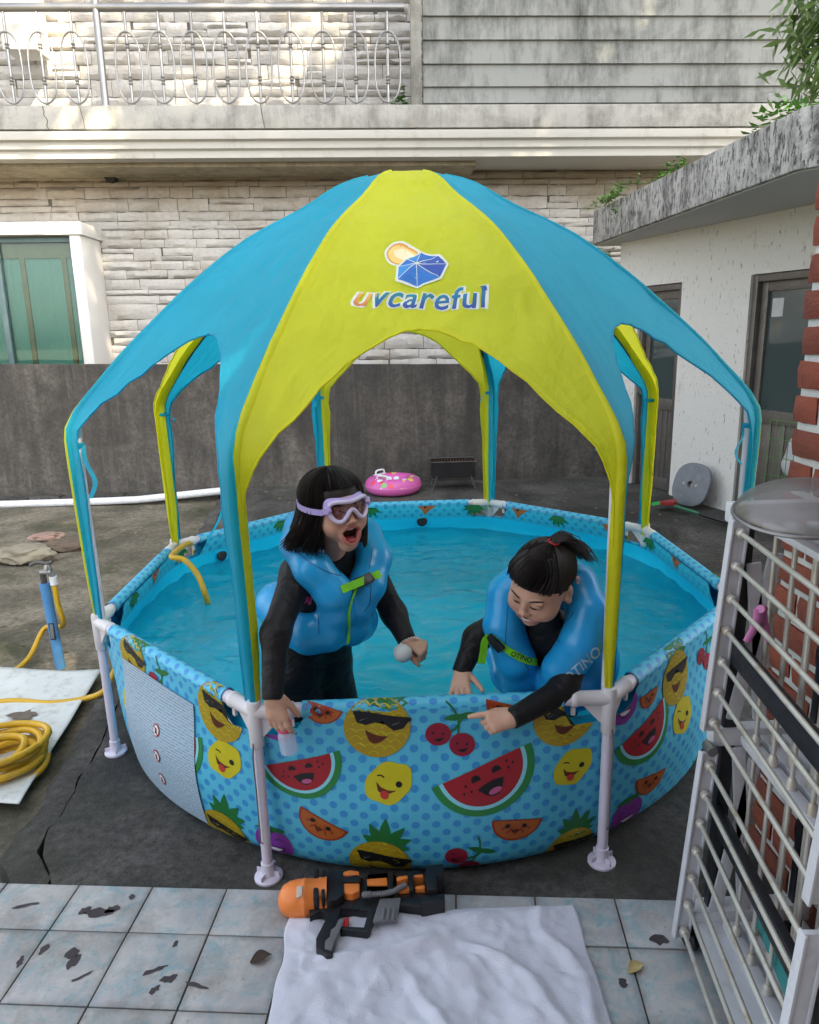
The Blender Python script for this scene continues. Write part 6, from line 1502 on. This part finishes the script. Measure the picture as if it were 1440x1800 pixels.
# wire pen with laundry basket before the near door
wp = thing('wire_pen', 'green wire pen with white bags inside by the near door', 'pen', (2.68, 2.2, 0))
GW = simple('green_wire', (.10, .24, .07), .45); 
pa, pb2 = V((2.60, 2.16, 0)), V((2.85, 1.40, 0)); dd = (pb2-pa)
for i in range(15): MB().tube([pa+dd*(i/14), pa+dd*(i/14)+V((0, 0, .80))], .0028, 5).build('wire', GW, wp)
for i in range(7): MB().tube([pa+V((0, 0, .02+i*.13)), pb2+V((0, 0, .02+i*.13))], .0028, 5).build('wire', GW, wp)
bgm = simple('white_bag', (.62, .63, .66), .6, var=.1, bump=.4, bs=20)
for i, (q, r, z) in enumerate((((2.74, 2.02), .16, .60), ((2.76, 1.88), .15, .44))):
    v_ = Vol(.012); v_.ell(M(), (q[0]+.08, q[1], z), (.13, r, .13), .05); v_.ell(M(), (q[0]+.08, q[1]+.03, z-.12), (.14, r*1.1, .12), .05); o = v_.build('laundry_bag', bgm, None); prop(o, ('crumpled white bag on top inside the wire pen', 'white bag low in the wire pen')[i], 'bag')
    MB().tube([(q[0]+.08, q[1], z+.12), (q[0]+.08, q[1], z+.16)], [.03, .045], 10).build('knot', bgm, o)
MB().box((2.92, 1.95, .12), (.22, .5, .24)).build('black_tub', simple('black_tub_plastic', (.02, .02, .022), .4), wp, bevel=.02)
# plants on the roof slab and bamboo above it
WEED = leafmat('weed_leaf', (.08, .24, .02), (.16, .36, .05)); BAMB = leafmat('bamboo_leaf', (.06, .13, .02), (.13, .20, .05)); STEM = simple('green_stem', (.10, .14, .04), .6)
def tuft(label, c, spread, n, ls, up, name='weed', mat=WEED, hang=0., group='plants growing over the roof slab', sd=0):
    rr = random.Random(sd+n); t = thing(name, label, 'plant', tuple(c), group); vs, fs = [], []; sm_ = MB()
    for i in range(max(3, n//14)):
        e = V(c)+V((rr.gauss(0, spread[0]*.6), rr.gauss(0, spread[1]*.6), rr.uniform(.3, 1)*up)); sm_.tube([V(c)+V((rr.gauss(0, spread[0]*.3), rr.gauss(0, spread[1]*.3), -.02)), (V(c)+e)/2+V((0, 0, .02)), e], [.004, .003, .0015], 5)
    sm_.build('stem', STEM, t)
    for i in range(n):
        p = V(c)+V((rr.gauss(0, spread[0]), rr.gauss(0, spread[1]), abs(rr.gauss(0, up)) if up > 0 else rr.gauss(0, -up))); a = rr.uniform(0, 2*PI); L = ls*rr.uniform(.6, 1.3)
        d = V((math.cos(a), math.sin(a), rr.uniform(-.2, .6)-hang)).normalized(); w_ = d.cross(V((0, 0, 1))).normalized()*L*(.16 if name == 'bamboo' else .34); m_ = d*L*.5
        n0 = len(vs); vs += [p, p+m_*.9+w_+V((0, 0, -.1*L)), p+d*L, p+m_*.9-w_+V((0, 0, -.1*L)), p+m_]; fs += [(n0, n0+1, n0+4), (n0+1, n0+2, n0+4), (n0+2, n0+3, n0+4), (n0+3, n0, n0+4)]
    MB().add(vs, fs).build('foliage', mat, t, smooth=0)
tuft('bright green weed at the corner of the mossy roof slab', (2.15, 1.45, 2.52), (.08, .10, 0), 150, .055, .05)
tuft('small weed sprouting mid-way along the roof slab edge', (1.98, 2.55, 2.52), (.03, .10, 0), 60, .045, .035, sd=3)
tuft('low creeper on the far end of the roof slab', (1.86, 3.75, 2.52), (.03, .28, 0), 170, .045, .035, sd=5)
tuft('weed sprig beside the moulded balcony above the slab', (2.00, 2.95, 2.52), (.02, .10, 0), 40, .045, .03, sd=8)
tuft('leafy sprig hanging below the far corner of the slab', (1.98, 4.2, 2.13), (.05, .06, 0), 40, .06, -.04, hang=.4, sd=11)
tuft('tiny weed growing from the face of the roof slab', (1.86, 3.55, 2.40), (.012, .03, 0), 14, .05, -.03, sd=13)
bmc = aY(1425, 100, 2.2)
bt = thing('bamboo', 'green bamboo hanging over the roof slab at the upper edge', 'bamboo', (2.9, 2.6, 2.52), 'plants growing over the roof slab')
rr = random.Random(21); cu = MB(); vs, fs = [], []
for i in range(9):
    b0 = V((rr.uniform(2.82, 3.2), rr.uniform(2.2, 2.9), 2.5)); top = b0+V((rr.uniform(-.1, .3), rr.uniform(-.3, .3), rr.uniform(.9, 1.7))); tip = top+V((rr.uniform(-.30, .1), rr.uniform(-.4, .1), rr.uniform(-.7, .0)))
    sp_ = spline([b0, b0.lerp(top, .55), top, tip], 6); cu.tube(sp_, [.010-.0004*k for k in range(len(sp_))], 6)
    for k in range(6, len(sp_)):
        for j in range(20):
            p = sp_[k]+V((rr.gauss(0, .12), rr.gauss(0, .14), rr.gauss(0, .11))); a = rr.uniform(0, 2*PI); L = rr.uniform(.09, .19); d = V((math.cos(a)*.6, math.sin(a)*.6, rr.uniform(-1.2, .1))).normalized(); w_ = d.cross(V((rr.gauss(0, 1), rr.gauss(0, 1), .5))).normalized()*L*.11
            n0 = len(vs); vs += [p, p+d*L*.4+w_, p+d*L, p+d*L*.4-w_]; fs.append((n0, n0+1, n0+2, n0+3))
cu.build('stem', STEM, bt); MB().add(vs, fs).build('foliage', BAMB, bt, smooth=0)
tuft('green sprig growing at the foot of the corner post on the balcony', tuple(HR @ V((hp(706, 170, 4.75).x, 4.75, z_slab))), (.03, .05, 0), 50, .07, .07, group='plants growing over the roof slab', sd=31)

# dry leaves scattered over the back of the slab
rr = random.Random(77); vs, fs = [], []
for i in range(150):
    x, y = (rr.uniform(-1.4, 2.2), rr.uniform(1.35, 4.1)) if i < 110 else (rr.uniform(-3.2, -1.7), rr.uniform(.5, 4.0))
    if math.hypot(x, y) < 1.4: continue
    z = .006 if x > -1.6 else gz(x, y)+.006; a = rr.uniform(0, 2*PI); L = rr.uniform(.012, .032); d = V((math.cos(a), math.sin(a), rr.uniform(0, .25)))*L; w_ = V((-math.sin(a), math.cos(a), rr.uniform(-.2, .3)))*L*.4; p = V((x, y, z))
    n0 = len(vs); vs += [p-d, p+w_, p+d, p-w_]; fs.append((n0, n0+1, n0+2, n0+3))
prop(MB().add(vs, fs).build('leaf_litter', simple('dry_leaf', (.22, .15, .07), .8, var=.4, vs=30), None, smooth=0), 'dry leaf litter scattered over the back of the slab', 'leaf litter', kind='stuff')
# ------------------------------------------------------------------ drying rack
rk = thing('drying_rack', 'folded white and black drying rack with steel rods on castors', 'drying rack', (.68, -1.68, 0))
RWH = simple('rack_white_plastic', (.66, .68, .72), .4, var=.05, dirt=(.50, .49, .47)); RBK = simple('rack_black_frame', (.012, .013, .018), .42, var=.2)
YF, YN = -1.45, -1.925
rodm = MB().tube([(0, 0, 0), (-.056, YN-YF, 0)], .0052, 10).lathe([(.0105, -.010), (.0105, .010), (.0075, .013)], 12, M.Rotation(PI/2, 4, 'X')).mesh('rod', STEELR)
def wing(z0, z1, x0, x1, n, nm):
    w_ = None
    for k, (yy, dx) in enumerate(((YF+.006, 0), (YN-.006, -.050))):
        a, b = V((x0+dx, yy, z0)), V((x1+dx, yy, z1)); mb = MB().bar(a, b, .012, .034, up=(1, 0, 0)) if False else MB().bar(a, b, .010, .036, up=(1, 0, 0))
        mb.bar(a+V((.016, 0, 0)), b+V((.016, 0, 0)), .020, .005, up=(1, 0, 0)); mb.bar(a-V((.016, 0, 0)), b-V((.016, 0, 0)), .020, .005, up=(1, 0, 0))
        o = mb.build(nm, RWH, rk, bevel=.0015)
        if k == 0: w_ = o
        if k == 0:
            MB().tube([b+V((0, -.02, .012)), b+V((0, .012, .012))], .011, 12).build('pivot', STEEL, o)
    for i in range(n):
        q = (i+.35)/(n-.3); p = V((x0, YF, z0)).lerp(V((x1, YF, z1)), q); inst(rodm, 'rod', w_, (p.x, p.y-.004, p.z))
    return w_
wing(.600, 1.075, .588, .614, 7, 'wing_rail'); wing(.055, .545, .560, .590, 7, 'wing_rail')
for yy in (YF+.03, YN+.02):
    for xx in (.640, .845): MB().box((xx, yy, .56), (.030, .022, 1.02)).build('post', RBK, rk, bevel=.003)
for zz in (.79, .375): MB().bar((.628, YF+.02, zz), (.572, YN, zz), .018, .052).build('crossbar', RBK, rk, bevel=.003)
for zz in (1.085, .575, .10):
    for yy in (YF+.028, YN+.018): MB().box((.735, yy, zz), (.27, .034, .042)).build('bracket', RWH, rk, bevel=.005)
vrod = MB().tube([(0, 0, 0), (0, 0, .46)], .0048, 10).lathe([(.010, -.02), (.010, .012), (.0065, .02)], 12).mesh('rod', STEELR)
for xx, n0 in ((.665, 0), (.705, 1), (.755, 2)):
    for zz in (.098, .585):
        s_ = MB().bar((xx, YF-.01, zz), (xx-.02, YN+.03, zz), .028, .016); 
        s_ = s_.build('shelf_rail', RWH, rk, bevel=.002); MB().bar((xx, YF-.01, zz+.48), (xx-.02, YN+.03, zz+.48), .024, .014).build('shelf_rail', RWH, rk, bevel=.002)
        for i in range(6):
            p = V((xx, YF-.045, zz+.012)).lerp(V((xx-.02, YN+.05, zz+.012)), i/5); inst(vrod, 'rod', s_, p)
for a, b in (((.64, YF+.012, .62), (.70, YF+.012, 1.0)), ((.70, YF+.012, .62), (.655, YF+.012, .98)), ((.64, YF+.012, .12), (.70, YF+.012, .52)), ((.71, YF+.012, .10), (.66, YF+.012, .55))):
    MB().bar(a, b, .008, .030, up=(1, 0, 0)).build('folding_arm', RWH, rk, bevel=.003)
MB().bar((.655, YF+.02, .085), (.60, YN, .085), .13, .016).build('base_plate', RWH, rk, bevel=.004); MB().box((.70, YF+.03, .085), (.22, .05, .07)).build('base_foot', RWH, rk, bevel=.008)
MB().bar((.69, YF-.08, .20), (.63, YN, .16), .008, .05).build('teal_strip', simple('teal_plastic', (.02, .28, .27), .4), rk)
wh = MB().lathe([(.0, -.011), (.020, -.011), (.026, -.007), (.026, .007), (.020, .011), (0, .011)], 20, M.Rotation(PI/2, 4, 'Y')).box((0, 0, .028), (.030, .02, .03)).mesh('castor', BLK, 40, 0)
for x, y in ((.588, YF+.015), (.70, YF-.02), (.57, YN), (.80, YN), (.80, YF)): inst(wh, 'castor', rk, (x, y, .039), .3)
# wire mesh food cover on top
fc = thing('strainer', 'round wire mesh strainer lying upside down on top of the drying rack', 'strainer', (.70, -1.62, 1.105))
me_ = Mat('wire_gauze', (.30, .29, .28), .4, .6); tr3 = me_.n.new('ShaderNodeBsdfTransparent'); mx3 = me_.n.new('ShaderNodeMixShader'); co = me_.coord('Object')
u_ = me_.n.new('ShaderNodeUVMap').outputs[0]; x_, y_, _ = me_.xyz(u_); mx3.inputs[0].default_value = .5; me_.l.new(tr3.outputs[0], mx3.inputs[1]); me_.l.new(me_.b.outputs[0], mx3.inputs[2]); me_.l.new(mx3.outputs[0], me_.out.inputs[0])
sc_ = aY(1418, 900, -1.62); FM = M.Translation((sc_.x, sc_.y, max(1.112, sc_.z))) @ M.Rotation(-.10, 4, 'Y') @ M.Rotation(.10, 4, 'X')
prd = [(.118*math.cos(t), .052*math.sin(t)) for t in [i/12*PI/2 for i in range(13)]]; prd[-1] = (0, .052)
MB().lathe(prd, 40, FM).build('gauze', me_.mat, fc, smooth=180)
MB().tube([FM @ V((.120*math.cos(a), .120*math.sin(a), 0)) for a in [2*PI*i/40 for i in range(40)]], .0035, 8, closed=True).build('rim', STEEL, fc)
# clothes peg
pg = thing('clothes_peg', 'pink plastic clothes peg clipped on a rod of the drying rack', 'clothes peg', tuple(aY(1335, 1090, -1.56)))
PKM = simple('pink_peg_plastic', (.60, .20, .46), .4, var=.06); pq = [aY(x, y, -1.575) for x, y in ((1334, 1070), (1332, 1092), (1322, 1112), (1312, 1128))]; pq2 = [aY(x, y, -1.56) for x, y in ((1340, 1070), (1342, 1092), (1346, 1110), (1353, 1126))]
for q in (pq, pq2):
    mb = MB(); r_ = [.010, .0095, .0085, .0075]; mb.tube(q, r_, 8, sq=.6); mb.build('jaw', PKM, pg, smooth=60)
MB().tube([pq[0]+V((0, -.006, .002)), pq2[0]+V((0, -.006, .002))], .008, 8).build('nose', PKM, pg); MB().tube([pq[1].lerp(pq[2], .4), pq2[1].lerp(pq2[2], .4)], .003, 6).build('spring', STEEL, pg)
